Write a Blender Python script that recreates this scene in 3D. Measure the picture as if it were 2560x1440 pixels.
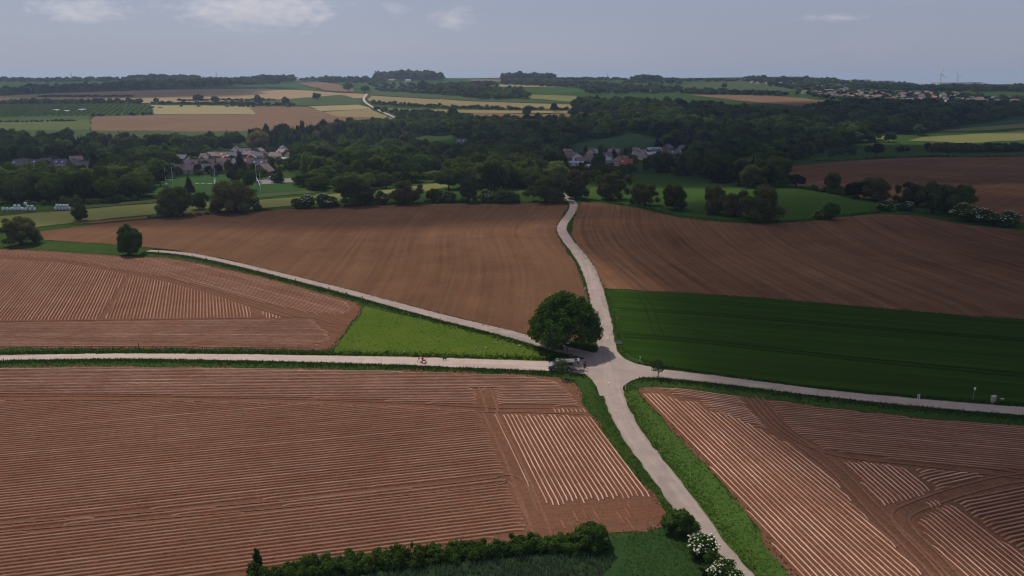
import bpy, bmesh, math, random
import numpy as np
from mathutils import Vector, Matrix
from mathutils.geometry import delaunay_2d_cdt

for _o in list(bpy.data.objects):
    bpy.data.objects.remove(_o)
SC = bpy.context.scene
COL = SC.collection
R = math.radians

# ------------------------------------------------------------------ camera
CAM_H, PITCH, HFOV = 55.0, R(14.8), R(66.0)
FPX = 1280.0 / math.tan(HFOV / 2)
cam = bpy.data.cameras.new("camera")
cam.sensor_width = 36.0
cam.lens = 18.0 / math.tan(HFOV / 2)
cam.clip_start, cam.clip_end = 1.0, 40000.0
camo = bpy.data.objects.new("camera", cam)
COL.objects.link(camo)
camo.location = (0, 0, CAM_H)
camo.rotation_euler = (math.pi / 2 - PITCH, 0, 0)
SC.camera = camo

# ------------------------------------------------------------------ sky, sun
SUN_EL, SUN_AZ = R(56), R(-38)          # azimuth measured from +Y towards +X
sun_dir = Vector((math.sin(SUN_AZ) * math.cos(SUN_EL), math.cos(SUN_AZ) * math.cos(SUN_EL), math.sin(SUN_EL)))
W = bpy.data.worlds.new("World")
SC.world = W
W.use_nodes = True
wn, wl = W.node_tree.nodes, W.node_tree.links
wn.clear()
wo = wn.new("ShaderNodeOutputWorld")
bg = wn.new("ShaderNodeBackground")
bg.inputs["Strength"].default_value = 0.07
sky = wn.new("ShaderNodeTexSky")
sky.sky_type = "NISHITA"
sky.sun_disc = False
sky.sun_elevation = SUN_EL
sky.sun_rotation = SUN_AZ
sky.altitude = 150
sky.air_density, sky.dust_density, sky.ozone_density = 1.0, 1.0, 1.5
# thin veil of high cloud and a few cumulus, laid on a flat layer overhead
tc = wn.new("ShaderNodeTexCoord")
sep = wn.new("ShaderNodeSeparateXYZ")
wl.new(tc.outputs["Generated"], sep.inputs[0])
zm = wn.new("ShaderNodeMath"); zm.operation = "MAXIMUM"; zm.inputs[1].default_value = 0.0
wl.new(sep.outputs["Z"], zm.inputs[0])
za = wn.new("ShaderNodeMath"); za.operation = "ADD"; za.inputs[1].default_value = 0.16
wl.new(zm.outputs[0], za.inputs[0])
dx = wn.new("ShaderNodeMath"); dx.operation = "DIVIDE"
dy = wn.new("ShaderNodeMath"); dy.operation = "DIVIDE"
wl.new(sep.outputs["X"], dx.inputs[0]); wl.new(za.outputs[0], dx.inputs[1])
wl.new(sep.outputs["Y"], dy.inputs[0]); wl.new(za.outputs[0], dy.inputs[1])
cmb = wn.new("ShaderNodeCombineXYZ")
wl.new(dx.outputs[0], cmb.inputs[0]); wl.new(dy.outputs[0], cmb.inputs[1])
cn = wn.new("ShaderNodeTexNoise")
cn.inputs["Scale"].default_value = 1.1; cn.inputs["Detail"].default_value = 5; cn.inputs["Roughness"].default_value = 0.5
mpc = wn.new("ShaderNodeMapping"); mpc.inputs["Location"].default_value = (3.1, 1.7, 0)
wl.new(cmb.outputs[0], mpc.inputs[0]); wl.new(mpc.outputs[0], cn.inputs["Vector"])
cr = wn.new("ShaderNodeValToRGB")
cr.color_ramp.elements[0].position, cr.color_ramp.elements[1].position = 0.53, 0.72
cr.color_ramp.elements[0].color, cr.color_ramp.elements[1].color = (0, 0, 0, 1), (0.10, 0.10, 0.10, 1)
wl.new(cn.outputs["Fac"], cr.inputs[0])
veil = wn.new("ShaderNodeMix"); veil.data_type = "RGBA"
veil.inputs["Factor"].default_value = 0.72
veil.inputs["B"].default_value = (4.6, 4.95, 6.9, 1)
wl.new(sky.outputs[0], veil.inputs["A"])
cum = wn.new("ShaderNodeMix"); cum.data_type = "RGBA"
cum.inputs["B"].default_value = (7.4, 7.1, 8.0, 1)
wl.new(veil.outputs["Result"], cum.inputs["A"])
wl.new(cr.outputs[0], cum.inputs["Factor"])
wl.new(cum.outputs["Result"], bg.inputs["Color"])
wl.new(bg.outputs[0], wo.inputs[0])

sl = bpy.data.lights.new("sun", "SUN")
sl.energy, sl.angle, sl.color = 3.6, R(0.53), (1.0, 0.92, 0.82)
so = bpy.data.objects.new("sun", sl)
COL.objects.link(so)
so.rotation_euler = (-sun_dir).to_track_quat("-Z", "Y").to_euler()
so.location = (0, 0, 500)

SC.view_settings.view_transform = "Standard"
SC.view_settings.look = "None"
SC.view_settings.exposure = 0.0
SC.view_settings.gamma = 1.0
SC.view_settings.use_curve_mapping = False
SC.render.engine = "CYCLES"
cy = SC.cycles
cy.filter_width = 1.25
cy.use_denoising = True
cy.denoising_prefilter = "ACCURATE"
cy.max_bounces, cy.diffuse_bounces, cy.glossy_bounces = 4, 2, 2
cy.transmission_bounces, cy.transparent_max_bounces, cy.volume_bounces = 2, 8, 1
cy.sample_clamp_indirect = 4.0
cy.caustics_reflective = cy.caustics_refractive = False
# ------------------------------------------------------------------ terrain
CP, SP = math.cos(PITCH), math.sin(PITCH)

def tan_dep(py):
    v = (720.0 - np.asarray(py, float)) / FPX
    return (SP - v * CP) / (CP + v * SP)

_prof = [(470, 425), (440, 510), (420, 600), (400, 690), (380, 790), (360, 880), (340, 960), (320, 1050), (300, 1160),
         (280, 1290), (260, 1450), (240, 1680), (220, 2050), (205, 2500), (195.5, 2950)]
_Y = [0, 150, 250, 365] + [q[1] for q in _prof] + [3300, 4000, 6000, 20000]
_Z = [0, 0, 0, 0] + [float(CAM_H - q[1] * tan_dep(q[0])) for q in _prof] + [57, 38, 2, -60]
_gy = np.linspace(0, 20000, 4001)
_gz = np.interp(_gy, _Y, _Z)
_k = np.exp(-0.5 * (np.arange(-12, 13) / 5.0) ** 2); _k /= _k.sum()
_gz = np.convolve(np.pad(_gz, 12, mode="edge"), _k, mode="valid")

def sstep(a, b, x):
    t = np.clip((x - a) / (b - a), 0, 1)
    return t * t * (3 - 2 * t)

def terrain(x, y):
    x = np.asarray(x, float); y = np.asarray(y, float)
    z = np.interp(y, _gy, _gz)
    s = x / np.maximum(y, 50)
    z = z - 20 * sstep(0.34, 0.52, s) * sstep(1700, 2900, y) * (1 - sstep(3300, 5000, y))
    z = z - 5 * sstep(-0.2, -0.45, s) * sstep(1700, 2900, y) * (1 - sstep(3300, 5000, y))
    z = z + 5 * np.sin(x / 230 + 0.8) * np.sin(y / 330 + x / 700) * sstep(1700, 2500, y) * (1 - sstep(3100, 4000, y))
    z = z + 15 * np.exp(-((x + 362) / 95) ** 2 - ((y - 2900) / 150) ** 2) + 11 * np.exp(-((x - 62) / 85) ** 2 - ((y - 2900) / 150) ** 2)
    z = z + 9 * np.exp(-((x - 1010) / 130) ** 2 - ((y - 2650) / 260) ** 2)
    u = 0.9 * np.sin(x / 52 + 0.6) * np.sin(y / 58 + 1.9) + 0.5 * np.sin(x / 27 - y / 41)
    z = z + u * sstep(170, 290, y) * (1 - sstep(900, 1500, y))
    z = z + 2.0 * np.sin(x / 190 + 2.0) * np.sin(y / 240) * sstep(900, 1500, y) * (1 - sstep(2200, 2900, y))
    return z

_yl = np.exp(np.linspace(math.log(30), math.log(15000), 1600))

def pix(px, py):
    """point of the terrain seen at a pixel of the 2560 x 1440 photograph -> (x, y)"""
    px = np.atleast_1d(np.asarray(px, float)); py = np.atleast_1d(np.asarray(py, float))
    v = (720.0 - py) / FPX
    k = ((px - 1280.0) / FPX) / (CP + v * SP)
    t = tan_dep(py)
    g = CAM_H - _yl[None, :] * t[:, None] - terrain(_yl[None, :] * k[:, None], np.broadcast_to(_yl[None, :], (len(px), len(_yl))))
    neg = g <= 0
    i = np.where(neg.any(1), neg.argmax(1), len(_yl) - 1)
    i = np.maximum(i, 1)
    a = g[np.arange(len(px)), i - 1]; b = g[np.arange(len(px)), i]
    f = np.clip(a / np.maximum(a - b, 1e-9), 0, 1)
    y = _yl[i - 1] + f * (_yl[i] - _yl[i - 1])
    return np.stack([y * k, y], 1)

def P(*pts):
    a = np.array(pts, float).reshape(-1, 2)
    return pix(a[:, 0], a[:, 1])

def mpp(x, y):
    """metres per photograph pixel at a ground point"""
    return (y * CP + (CAM_H - terrain(x, y)) * SP) / FPX

def gp(px, py):
    q = pix([px], [py])[0]
    return Vector((q[0], q[1], float(terrain(q[0], q[1]))))

def inside(pts, poly):
    x, y = pts[:, 0], pts[:, 1]
    c = np.zeros(len(pts), bool)
    n = len(poly); j = n - 1
    for i in range(n):
        xi, yi = poly[i]; xj, yj = poly[j]
        if yi != yj:
            c ^= ((yi > y) != (yj > y)) & (x < (xj - xi) * (y - yi) / (yj - yi) + xi)
        j = i
    return c

# ------------------------------------------------------------------ mesh helpers
def mesh_from(name, V, faces=None, quads=None, tris=None, mat=None, smooth=False, attrs=None):
    me = bpy.data.meshes.new(name)
    if faces is not None:
        me.from_pydata([tuple(v) for v in V], [], [tuple(f) for f in faces])
    else:
        V = np.asarray(V, np.float32)
        fl = []
        if quads is not None and len(quads):
            fl.append((np.asarray(quads, np.int32), 4))
        if tris is not None and len(tris):
            fl.append((np.asarray(tris, np.int32), 3))
        me.vertices.add(len(V)); me.vertices.foreach_set("co", V.ravel())
        li = np.concatenate([f.ravel() for f, _ in fl])
        tot = np.concatenate([np.full(len(f), k, np.int32) for f, k in fl])
        st = np.concatenate([[0], np.cumsum(tot)[:-1]]).astype(np.int32)
        me.loops.add(len(li)); me.loops.foreach_set("vertex_index", li.astype(np.int32))
        me.polygons.add(len(tot)); me.polygons.foreach_set("loop_start", st); me.polygons.foreach_set("loop_total", tot)
        me.update(calc_edges=True)
    if smooth:
        me.polygons.foreach_set("use_smooth", np.ones(len(me.polygons), bool))
    if attrs:
        for k, (typ, data) in attrs.items():
            at = me.attributes.new(k, typ, "POINT")
            at.data.foreach_set("vector" if typ == "FLOAT_VECTOR" else "value", np.asarray(data, np.float32).ravel())
    for m in (mat if isinstance(mat, (list, tuple)) else [mat]):
        if m:
            me.materials.append(m)
    return me

def obj(name, me, parent=None, loc=None, rotz=0.0):
    o = bpy.data.objects.new(name, me)
    COL.objects.link(o)
    if parent: o.parent = parent
    if loc is not None: o.location = loc
    if rotz: o.rotation_euler = (0, 0, rotz)
    return o

def tag(o, label=None, cat=None, group=None, kind=None):
    if label: o["label"] = label
    if cat: o["category"] = cat
    if group: o["group"] = group
    if kind: o["kind"] = kind
    return o

def empty(name, loc, rotz=0.0, scale=None):
    o = bpy.data.objects.new(name, None)
    o.empty_display_size = 0.3
    COL.objects.link(o)
    o.location = loc; o.rotation_euler = (0, 0, rotz)
    if scale is not None: o.scale = scale
    return o

class MB:
    """collects boxes, tubes and extruded outlines into one mesh"""
    def __init__(s): s.v, s.f, s.m = [], [], []
    def add(s, V, F, mi=0):
        b = len(s.v)
        s.v += [tuple(q) for q in V]
        s.f += [tuple(i + b for i in f) for f in F]
        s.m += [mi] * len(F)
        return s
    def box(s, x0, x1, y0, y1, z0, z1, mi=0, M=None):
        V = [Vector((x, y, z)) for z in (z0, z1) for y in (y0, y1) for x in (x0, x1)]
        if M is not None: V = [M @ q for q in V]
        return s.add(V, [(0, 2, 3, 1), (4, 5, 7, 6), (0, 1, 5, 4), (2, 6, 7, 3), (0, 4, 6, 2), (1, 3, 7, 5)], mi)
    def tube(s, pts, r, n=6, mi=0, cap=True):
        pts = [Vector(q) for q in pts]
        rr = r if isinstance(r, (list, tuple)) else [r] * len(pts)
        V, F = [], []
        for i, q in enumerate(pts):
            d = (pts[min(i + 1, len(pts) - 1)] - pts[max(i - 1, 0)]).normalized()
            a = d.orthogonal().normalized() if abs(d.z) < 0.9 else Vector((1, 0, 0))
            a = (a - d * a.dot(d)).normalized()
            b = d.cross(a)
            for k in range(n):
                t = 2 * math.pi * k / n
                V.append(q + rr[i] * (math.cos(t) * a + math.sin(t) * b))
        for i in range(len(pts) - 1):
            for k in range(n):
                F.append((i * n + k, i * n + (k + 1) % n, (i + 1) * n + (k + 1) % n, (i + 1) * n + k))
        if cap:
            F.append(tuple(range(n))[::-1]); F.append(tuple((len(pts) - 1) * n + k for k in range(n)))
        return s.add(V, F, mi)
    def prism(s, outline, y0, y1, mi=0, inset=None):
        """outline of (x, z) extruded along y; inset(x, z, side) may move a point sideways"""
        n = len(outline)
        V = [(x, y0 + (inset(x, z) if inset else 0), z) for x, z in outline] + [(x, y1 - (inset(x, z) if inset else 0), z) for x, z in outline]
        F = [tuple(range(n)), tuple(range(2 * n - 1, n - 1, -1))]
        F += [(i, i + n, (i + 1) % n + n, (i + 1) % n) for i in range(n)]
        return s.add(V, F, mi)
    def mesh(s, name, mat, smooth=False, bevel=0.0):
        me = mesh_from(name, s.v, faces=s.f, mat=mat)
        me.polygons.foreach_set("material_index", np.array(s.m, np.int32))
        bm = bmesh.new(); bm.from_mesh(me)
        if bevel:
            bmesh.ops.remove_doubles(bm, verts=bm.verts, dist=1e-5)
            bmesh.ops.bevel(bm, geom=[e for e in bm.edges if e.is_manifold and e.calc_face_angle(0) > 0.5], offset=bevel, segments=2, affect="EDGES", profile=0.6)
        bmesh.ops.recalc_face_normals(bm, faces=bm.faces)
        bm.to_mesh(me); bm.free()
        if smooth: me.polygons.foreach_set("use_smooth", np.ones(len(me.polygons), bool))
        return me
    def build(s, name, mat, parent=None, loc=None, rotz=0.0, smooth=False, bevel=0.0):
        return obj(name, s.mesh(name, mat, smooth, bevel), parent, loc, rotz)

# ------------------------------------------------------------------ materials
def newmat(name):
    m = bpy.data.materials.new(name); m.use_nodes = True
    nt = m.node_tree; nt.nodes.clear()
    out = nt.nodes.new("ShaderNodeOutputMaterial")
    return m, nt, out

class N:
    """short hand for node building"""
    def __init__(s, nt): s.nt = nt
    def __call__(s, typ, ins=None, **kw):
        n = s.nt.nodes.new(typ)
        for k, v in kw.items(): setattr(n, k, v)
        for k, v in (ins or {}).items():
            if isinstance(v, bpy.types.NodeSocket): s.nt.links.new(v, n.inputs[k])
            else: n.inputs[k].default_value = v
        return n
    def math(s, op, a, b=0.0, c=None):
        n = s("ShaderNodeMath", {0: a, 1: b}, operation=op)
        if c is not None:
            n.inputs[2].default_value = c
        return n.outputs[0]
    def noise(s, vec, scale, detail=3.0, rough=0.55, lo=0.3, hi=0.7):
        n = s("ShaderNodeTexNoise", {"Scale": scale, "Detail": detail, "Roughness": rough, "Vector": vec})
        m = s("ShaderNodeMapRange", {"Value": n.outputs["Fac"], "From Min": lo, "From Max": hi})
        return m.outputs[0]
    def mix(s, f, a, b, blend="MIX"):
        n = s("ShaderNodeMix", data_type="RGBA", blend_type=blend)
        for k, v in (("Factor", f), ("A", a), ("B", b)):
            i = [q for q in n.inputs if q.name == k and (q.type == "RGBA" if k != "Factor" else q.type == "VALUE")][0]
            if isinstance(v, bpy.types.NodeSocket): s.nt.links.new(v, i)
            else: i.default_value = v if k == "Factor" else (*v, 1)
        return [q for q in n.outputs if q.type == "RGBA"][0]

def world_pos(n):
    return n("ShaderNodeNewGeometry").outputs["Position"]

def mapped(n, vec, scale):
    return n("ShaderNodeMapping", {"Vector": vec, "Scale": scale}).outputs[0]

def finish(n, out, col, rough=0.9, spec=0.15, bump=None, bstr=0.3, bdist=0.1, metallic=0.0):
    b = n("ShaderNodeBsdfPrincipled", {"Roughness": rough, "Metallic": metallic, "Specular IOR Level": spec})
    if isinstance(col, bpy.types.NodeSocket): n.nt.links.new(col, b.inputs["Base Color"])
    else: b.inputs["Base Color"].default_value = (*col, 1)
    if bump is not None:
        bp = n("ShaderNodeBump", {"Height": bump, "Strength": bstr, "Distance": bdist})
        n.nt.links.new(bp.outputs[0], b.inputs["Normal"])
    n.nt.links.new(b.outputs[0], out.inputs["Surface"])
    return b

_plain = {}
def plain(name, col, rough=0.7, spec=0.3, metallic=0.0, var=0.12, scale=6.0):
    if name in _plain: return _plain[name]
    m, nt, out = newmat(name); n = N(nt)
    pos = n("ShaderNodeTexCoord").outputs["Object"]
    f = n.noise(pos, scale, 3)
    c = n.mix(f, tuple(q * (1 - var) for q in col), tuple(min(1, q * (1 + var)) for q in col))
    finish(n, out, c, rough, spec, metallic=metallic)
    _plain[name] = m
    return m

def soil(name, dark, light, rows=None, streak=0.5, patch=0.02, crest=None, green=None, fine=1.0):
    """bare earth: broad drier and damper patches, streaks along the working direction (attribute 'row'), clods"""
    m, nt, out = newmat(name); n = N(nt)
    pos = world_pos(n)
    f = n.noise(pos, patch, 4, 0.6, 0.32, 0.68)
    g = n.noise(pos, patch * 7, 4, 0.6, 0.25, 0.75)
    f = n.math("ADD", n.math("MULTIPLY", f, 0.6), n.math("MULTIPLY", g, 0.4))
    c = n.mix(f, dark, light)
    h = n.noise(pos, 2.2 * fine, 3, 0.65, 0.25, 0.75)
    if rows:
        at = n("ShaderNodeAttribute", attribute_name="row").outputs["Vector"]
        r1 = n.noise(mapped(n, at, (1.0 / rows, 0.012, 1)), 1.0, 2, 0.6, 0.3, 0.7)
        r2 = n.noise(mapped(n, at, (0.31 / rows, 0.006, 1)), 1.0, 2, 0.5, 0.3, 0.7)
        k = n.math("ADD", n.math("MULTIPLY", r1, 0.65), n.math("MULTIPLY", r2, 0.35))
        lo = tuple(q * (1 - streak) for q in (1, 1, 1)); hi = tuple(q * (1 + streak * 0.6) for q in (1, 1, 0.98))
        c = n.mix(1.0, c, n.mix(k, lo, hi), "MULTIPLY")
    c = n.mix(1.0, c, n.mix(h, (0.74, 0.74, 0.74), (1.25, 1.24, 1.22)), "MULTIPLY")
    hu = n.noise(pos, 0.33, 5, 0.75, 0.3, 0.7)
    c = n.mix(1.0, c, n.mix(hu, (1.05, 0.94, 0.88), (0.94, 1.07, 0.98)), "MULTIPLY")
    if green:
        gm = n.noise(pos, 0.5, 4, 0.7, 0.62, 0.72)
        c = n.mix(n.math("MULTIPLY", gm, 0.5), c, green)
    if crest:
        at = n("ShaderNodeAttribute", attribute_name="crest").outputs["Fac"]
        br = n.noise(pos, 0.12, 3, 0.6, 0.3, 0.6)
        c = n.mix(n.math("MULTIPLY", at, n.math("ADD", n.math("MULTIPLY", br, 0.5), 0.5)), c, crest)
    finish(n, out, c, 1.0, 0.0, bump=h, bstr=0.5, bdist=0.08)
    return m

def grass(name, a, b, dry, patch=0.05, streak=0.0, dryamt=0.35, fine=1.5, bare=None, wob=0.12):
    m, nt, out = newmat(name); n = N(nt)
    pos = world_pos(n)
    f = n.noise(pos, patch, 4, 0.6, 0.3, 0.7)
    g = n.noise(mapped(n, pos, (1, 1, 1)), fine, 4, 0.7, 0.28, 0.72)
    c = n.mix(n.math("ADD", n.math("MULTIPLY", f, 0.5), n.math("MULTIPLY", g, 0.5)), a, b)
    d = n.noise(pos, patch * 4.3, 5, 0.65, 0.5, 0.8)
    c = n.mix(n.math("MULTIPLY", d, dryamt), c, dry)
    if streak:
        at = n("ShaderNodeAttribute", attribute_name="row").outputs["Vector"]
        r1 = n.noise(mapped(n, at, (0.4, 0.01, 1)), 1.0, 2, 0.6, 0.3, 0.7)
        c = n.mix(1.0, c, n.mix(r1, (1 - streak,) * 3, (1 + streak,) * 3), "MULTIPLY")
    if bare:
        e = n.noise(pos, 0.35, 4, 0.6, 0.66, 0.72)
        c = n.mix(n.math("MULTIPLY", e, 0.8), c, bare)
    finish(n, out, c, 1.0, 0.0, bump=g, bstr=0.6, bdist=wob)
    return m

def leaf_mat(name, a, b, trans=0.3, vary=0.35, tint=(0.10, 0.11, 0.03), tintamt=0.25):
    """foliage: two greens mottled through the crown and shifted from one plant to the next"""
    m, nt, out = newmat(name); n = N(nt)
    pos = n("ShaderNodeTexCoord").outputs["Object"]
    rnd = n("ShaderNodeObjectInfo").outputs["Random"]
    wp = world_pos(n)
    f = n.noise(wp, 1.4, 3, 0.6, 0.3, 0.7)
    tone = n("ShaderNodeAttribute", attribute_name="tone").outputs["Fac"]
    c = n.mix(f, a, b)
    c = n.mix(1.0, c, n.mix(tone, (0.45, 0.48, 0.5), (1.75, 1.65, 1.45)), "MULTIPLY")
    c = n.mix(n.math("MULTIPLY", rnd, tintamt), c, tint)
    r2 = n.math("FRACT", n.math("MULTIPLY", rnd, 7.31))
    k = n.math("ADD", n.math("MULTIPLY", r2, 2 * vary), 1 - vary)
    kc = n("ShaderNodeCombineXYZ", {0: k, 1: k, 2: k}).outputs[0]
    c = n.mix(1.0, c, kc, "MULTIPLY")
    d = n("ShaderNodeBsdfDiffuse", {"Color": c, "Roughness": 0.6})
    t = n("ShaderNodeBsdfTranslucent", {"Color": n.mix(1.0, c, (1.5, 1.6, 0.7), "MULTIPLY")})
    x = n("ShaderNodeMixShader", {0: trans, 1: d.outputs[0], 2: t.outputs[0]})
    nt.links.new(x.outputs[0], out.inputs["Surface"])
    return m
# ------------------------------------------------------------------ ground sheet
rng = np.random.default_rng(7)
M_GRASS = grass("rough_grass", (0.020, 0.044, 0.010), (0.042, 0.076, 0.016), (0.09, 0.095, 0.032), 0.03)
_ys = np.concatenate([np.linspace(-200, 40, 16)[:-1], np.exp(np.linspace(math.log(40), math.log(12000), 320))])
_ss = np.linspace(-1.25, 1.25, 171)
_YY, _SS = np.meshgrid(_ys, _ss, indexing="ij")
_XX = _SS * (np.abs(_YY) + 90)
_V = np.stack([_XX, _YY, terrain(_XX, _YY)], -1).reshape(-1, 3)
_nr, _nc = _XX.shape
_i = (np.arange(_nr - 1)[:, None] * _nc + np.arange(_nc - 1)[None, :]).ravel()
ground = obj("ground", mesh_from("ground", _V, quads=np.stack([_i, _i + 1, _i + _nc + 1, _i + _nc], 1), mat=M_GRASS, smooth=True))
tag(ground, "grassy rolling countryside reaching to the horizon", kind="structure")

FIELD_POLYS = []          # outlines, so that loose grass keeps off the fields

def lift(y, base):
    return base * np.maximum(1.0, y / 150.0)

def densify(poly, jitter=0.25, closed=True, step=None):
    out = []
    n = len(poly)
    for i in range(n if closed else n - 1):
        a, b = poly[i], poly[(i + 1) % n]
        L = np.hypot(*(b - a))
        st = step or max(1.2, 0.010 * max(80, (a[1] + b[1]) / 2))
        k = max(1, int(L / st))
        t = np.arange(k)[:, None] / k
        out.append(a + (b - a) * t)
    q = np.concatenate(out)
    if jitter:
        j = rng.normal(0, 1, q.shape)
        j = (j + np.roll(j, 1, 0) + np.roll(j, 2, 0)) / 1.7
        q = q + j * jitter * np.maximum(0.8, q[:, 1:2] / 400)
    return q

def sheet(name, pts, mat, base=0.05, label=None, rowfn=None, jitter=0.36, world=False, keep=True, ratio=0.02):
    """a field draped on the terrain inside the outline"""
    poly = np.asarray(pts, float) if world else P(*pts)
    if keep: FIELD_POLYS.append(poly)
    q = densify(poly, jitter)
    lo, hi = q.min(0), q.max(0)
    ys = [max(lo[1], 30)]
    while ys[-1] < hi[1]: ys.append(ys[-1] * (1 + ratio))
    g = []
    for y in ys:
        st = y * ratio * 1.2
        xs = np.arange(lo[0], hi[0], st)
        g.append(np.stack([xs + rng.uniform(-.2, .2, len(xs)) * st, np.full(len(xs), y)], 1))
    g = np.concatenate(g)
    g = g[inside(g, q)]
    # keep interior points off the outline
    if len(g):
        d = np.full(len(g), 1e9)
        for c in range(0, len(q), 200):
            d = np.minimum(d, np.sqrt(((g[:, None, :] - q[None, c:c + 200, :]) ** 2).sum(-1)).min(1))
        g = g[d > 0.006 * g[:, 1]]
    allp = np.concatenate([q, g])
    vs, es, fs, *_ = delaunay_2d_cdt([Vector(p) for p in allp], [], [list(range(len(q)))], 1, 1e-4)
    v = np.array([(p.x, p.y) for p in vs])
    z = terrain(v[:, 0], v[:, 1]) + lift(v[:, 1], base)
    at = None
    if rowfn is not None:
        u, w = rowfn(v[:, 0], v[:, 1])
        at = {"row": ("FLOAT_VECTOR", np.stack([u, w, np.zeros(len(u))], 1))}
    F = []
    for f in fs:
        a, b, c = [v[i] for i in f[:3]]
        if (b[0] - a[0]) * (c[1] - a[1]) - (b[1] - a[1]) * (c[0] - a[0]) < 0: f = f[::-1]
        F.append(f)
    me = mesh_from(name, np.column_stack([v, z]), faces=F, mat=mat, attrs=at)
    me.polygons.foreach_set("use_smooth", np.ones(len(me.polygons), bool))
    o = obj(name, me)
    tag(o, label, kind="structure")
    return o

def straight(a, b):
    """row coordinates across and along the direction between two pixels"""
    p, q = P(a, b)
    d = (q - p) / np.hypot(*(q - p)); n = np.array([-d[1], d[0]])
    return lambda x, y: ((x - p[0]) * n[0] + (y - p[1]) * n[1], (x - p[0]) * d[0] + (y - p[1]) * d[1])

# ------------------------------------------------------------------ roads
def catmull(pts, step):
    pts = np.asarray(pts, float)
    p = np.vstack([2 * pts[0] - pts[1], pts, 2 * pts[-1] - pts[-2]])
    out = []
    for i in range(1, len(p) - 2):
        L = np.hypot(*(p[i + 1] - p[i])); k = max(2, int(L / step))
        t = np.arange(k)[:, None] / k
        out.append(0.5 * (2 * p[i] + (p[i + 1] - p[i - 1]) * t + (2 * p[i - 1] - 5 * p[i] + 4 * p[i + 1] - p[i + 2]) * t ** 2
                          + (3 * p[i] - p[i - 1] - 3 * p[i + 1] + p[i + 2]) * t ** 3))
    return np.vstack(out + [pts[-1:]])

def road_mat(name, a, b, dirt):
    m, nt, out = newmat(name); n = N(nt)
    pos = world_pos(n)
    at = n("ShaderNodeAttribute", attribute_name="row").outputs["Vector"]
    f = n.noise(pos, 0.25, 5, 0.65, 0.3, 0.7)
    c = n.mix(f, a, b)
    s = n.noise(mapped(n, at, (2.2, 0.05, 1)), 1.0, 3, 0.6, 0.35, 0.65)
    c = n.mix(1.0, c, n.mix(s, (0.9, 0.9, 0.9), (1.07, 1.06, 1.05)), "MULTIPLY")
    st = n.noise(mapped(n, at, (0.55, 0.16, 1)), 1.0, 4, 0.6, 0.62, 0.72)
    c = n.mix(n.math("MULTIPLY", st, 0.45), c, dirt)
    g = n.noise(pos, 9.0, 2, 0.6, 0.2, 0.8)
    c = n.mix(1.0, c, n.mix(g, (0.92, 0.92, 0.92), (1.08, 1.08, 1.08)), "MULTIPLY")
    sep = n("ShaderNodeSeparateXYZ", {0: at})
    e = n("ShaderNodeMapRange", {"Value": n.math("ADD", n.math("ABSOLUTE", sep.outputs[0]), n.math("MULTIPLY", f, 0.25)), "From Min": 0.95, "From Max": 1.15})
    c = n.mix(n.math("MULTIPLY", e.outputs[0], 0.55), c, dirt)
    vo = n("ShaderNodeTexVoronoi", {"Vector": pos, "Scale": 0.45}, feature="DISTANCE_TO_EDGE")
    ck = n("ShaderNodeMapRange", {"Value": vo.outputs["Distance"], "From Min": 0.0, "From Max": 0.03, "To Min": 1.0, "To Max": 0.0})
    c = n.mix(n.math("MULTIPLY", ck.outputs[0], n.math("MULTIPLY", n.noise(pos, 0.15, 3, 0.6, 0.45, 0.6), 0.5)), c, dirt)
    pt = n("ShaderNodeTexVoronoi", {"Vector": mapped(n, at, (0.5, 0.09, 1)), "Scale": 1.0}, distance="CHEBYCHEV")
    c = n.mix(n.math("MULTIPLY", n.math("GREATER_THAN", n("ShaderNodeSeparateColor", {0: pt.outputs["Color"]}).outputs[0], 0.86), 0.28), c, tuple(q * 0.62 for q in a))
    finish(n, out, c, 0.88, 0.2, bump=g, bstr=0.15, bdist=0.01)
    return m

M_ROAD = road_mat("worn_concrete", (0.255, 0.203, 0.172), (0.34, 0.27, 0.228), (0.17, 0.125, 0.095))
M_TRACK = road_mat("pale_gravel_concrete", (0.37, 0.285, 0.24), (0.46, 0.355, 0.30), (0.26, 0.20, 0.165))
ROADS = []

def road(name, pts, width, mat, base, label, step=1.5, jitter=0.13):
    c = catmull(P(*pts), step)
    w = np.interp(np.linspace(0, 1, len(c)), np.linspace(0, 1, len(np.atleast_1d(width))), np.atleast_1d(width)) / 2
    d = np.gradient(c, axis=0); d /= np.hypot(d[:, 0], d[:, 1])[:, None]
    nrm = np.stack([d[:, 1], -d[:, 0]], 1)
    for _ in range(2):
        nrm = (np.roll(nrm, 1, 0) + nrm + np.roll(nrm, -1, 0)); nrm[0], nrm[-1] = nrm[1], nrm[-2]
        nrm /= np.hypot(nrm[:, 0], nrm[:, 1])[:, None]
    ROADS.append((c, w, nrm))
    k = np.array([-1, -.92, -.5, 0, .5, .92, 1.0])
    V, A = [], []
    al = np.concatenate([[0], np.cumsum(np.hypot(*np.diff(c, axis=0).T))])
    for i in range(len(c)):
        for j, q in enumerate(k):
            e = rng.normal(0, jitter) if abs(q) == 1 else 0
            p = c[i] + nrm[i] * (q * w[i] + e)
            V.append((p[0], p[1], float(terrain(p[0], p[1])) + float(lift(p[1], base)) + 0.03 * (1 - q * q)))
            A.append((q, al[i], 0))
    m = len(k)
    ii = (np.arange(len(c) - 1)[:, None] * m + np.arange(m - 1)[None, :]).ravel()
    me = mesh_from(name, V, quads=np.stack([ii, ii + 1, ii + m + 1, ii + m], 1), mat=mat, smooth=True, attrs={"row": ("FLOAT_VECTOR", A)})
    o = obj(name, me); tag(o, label, kind="structure")
    return o

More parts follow.
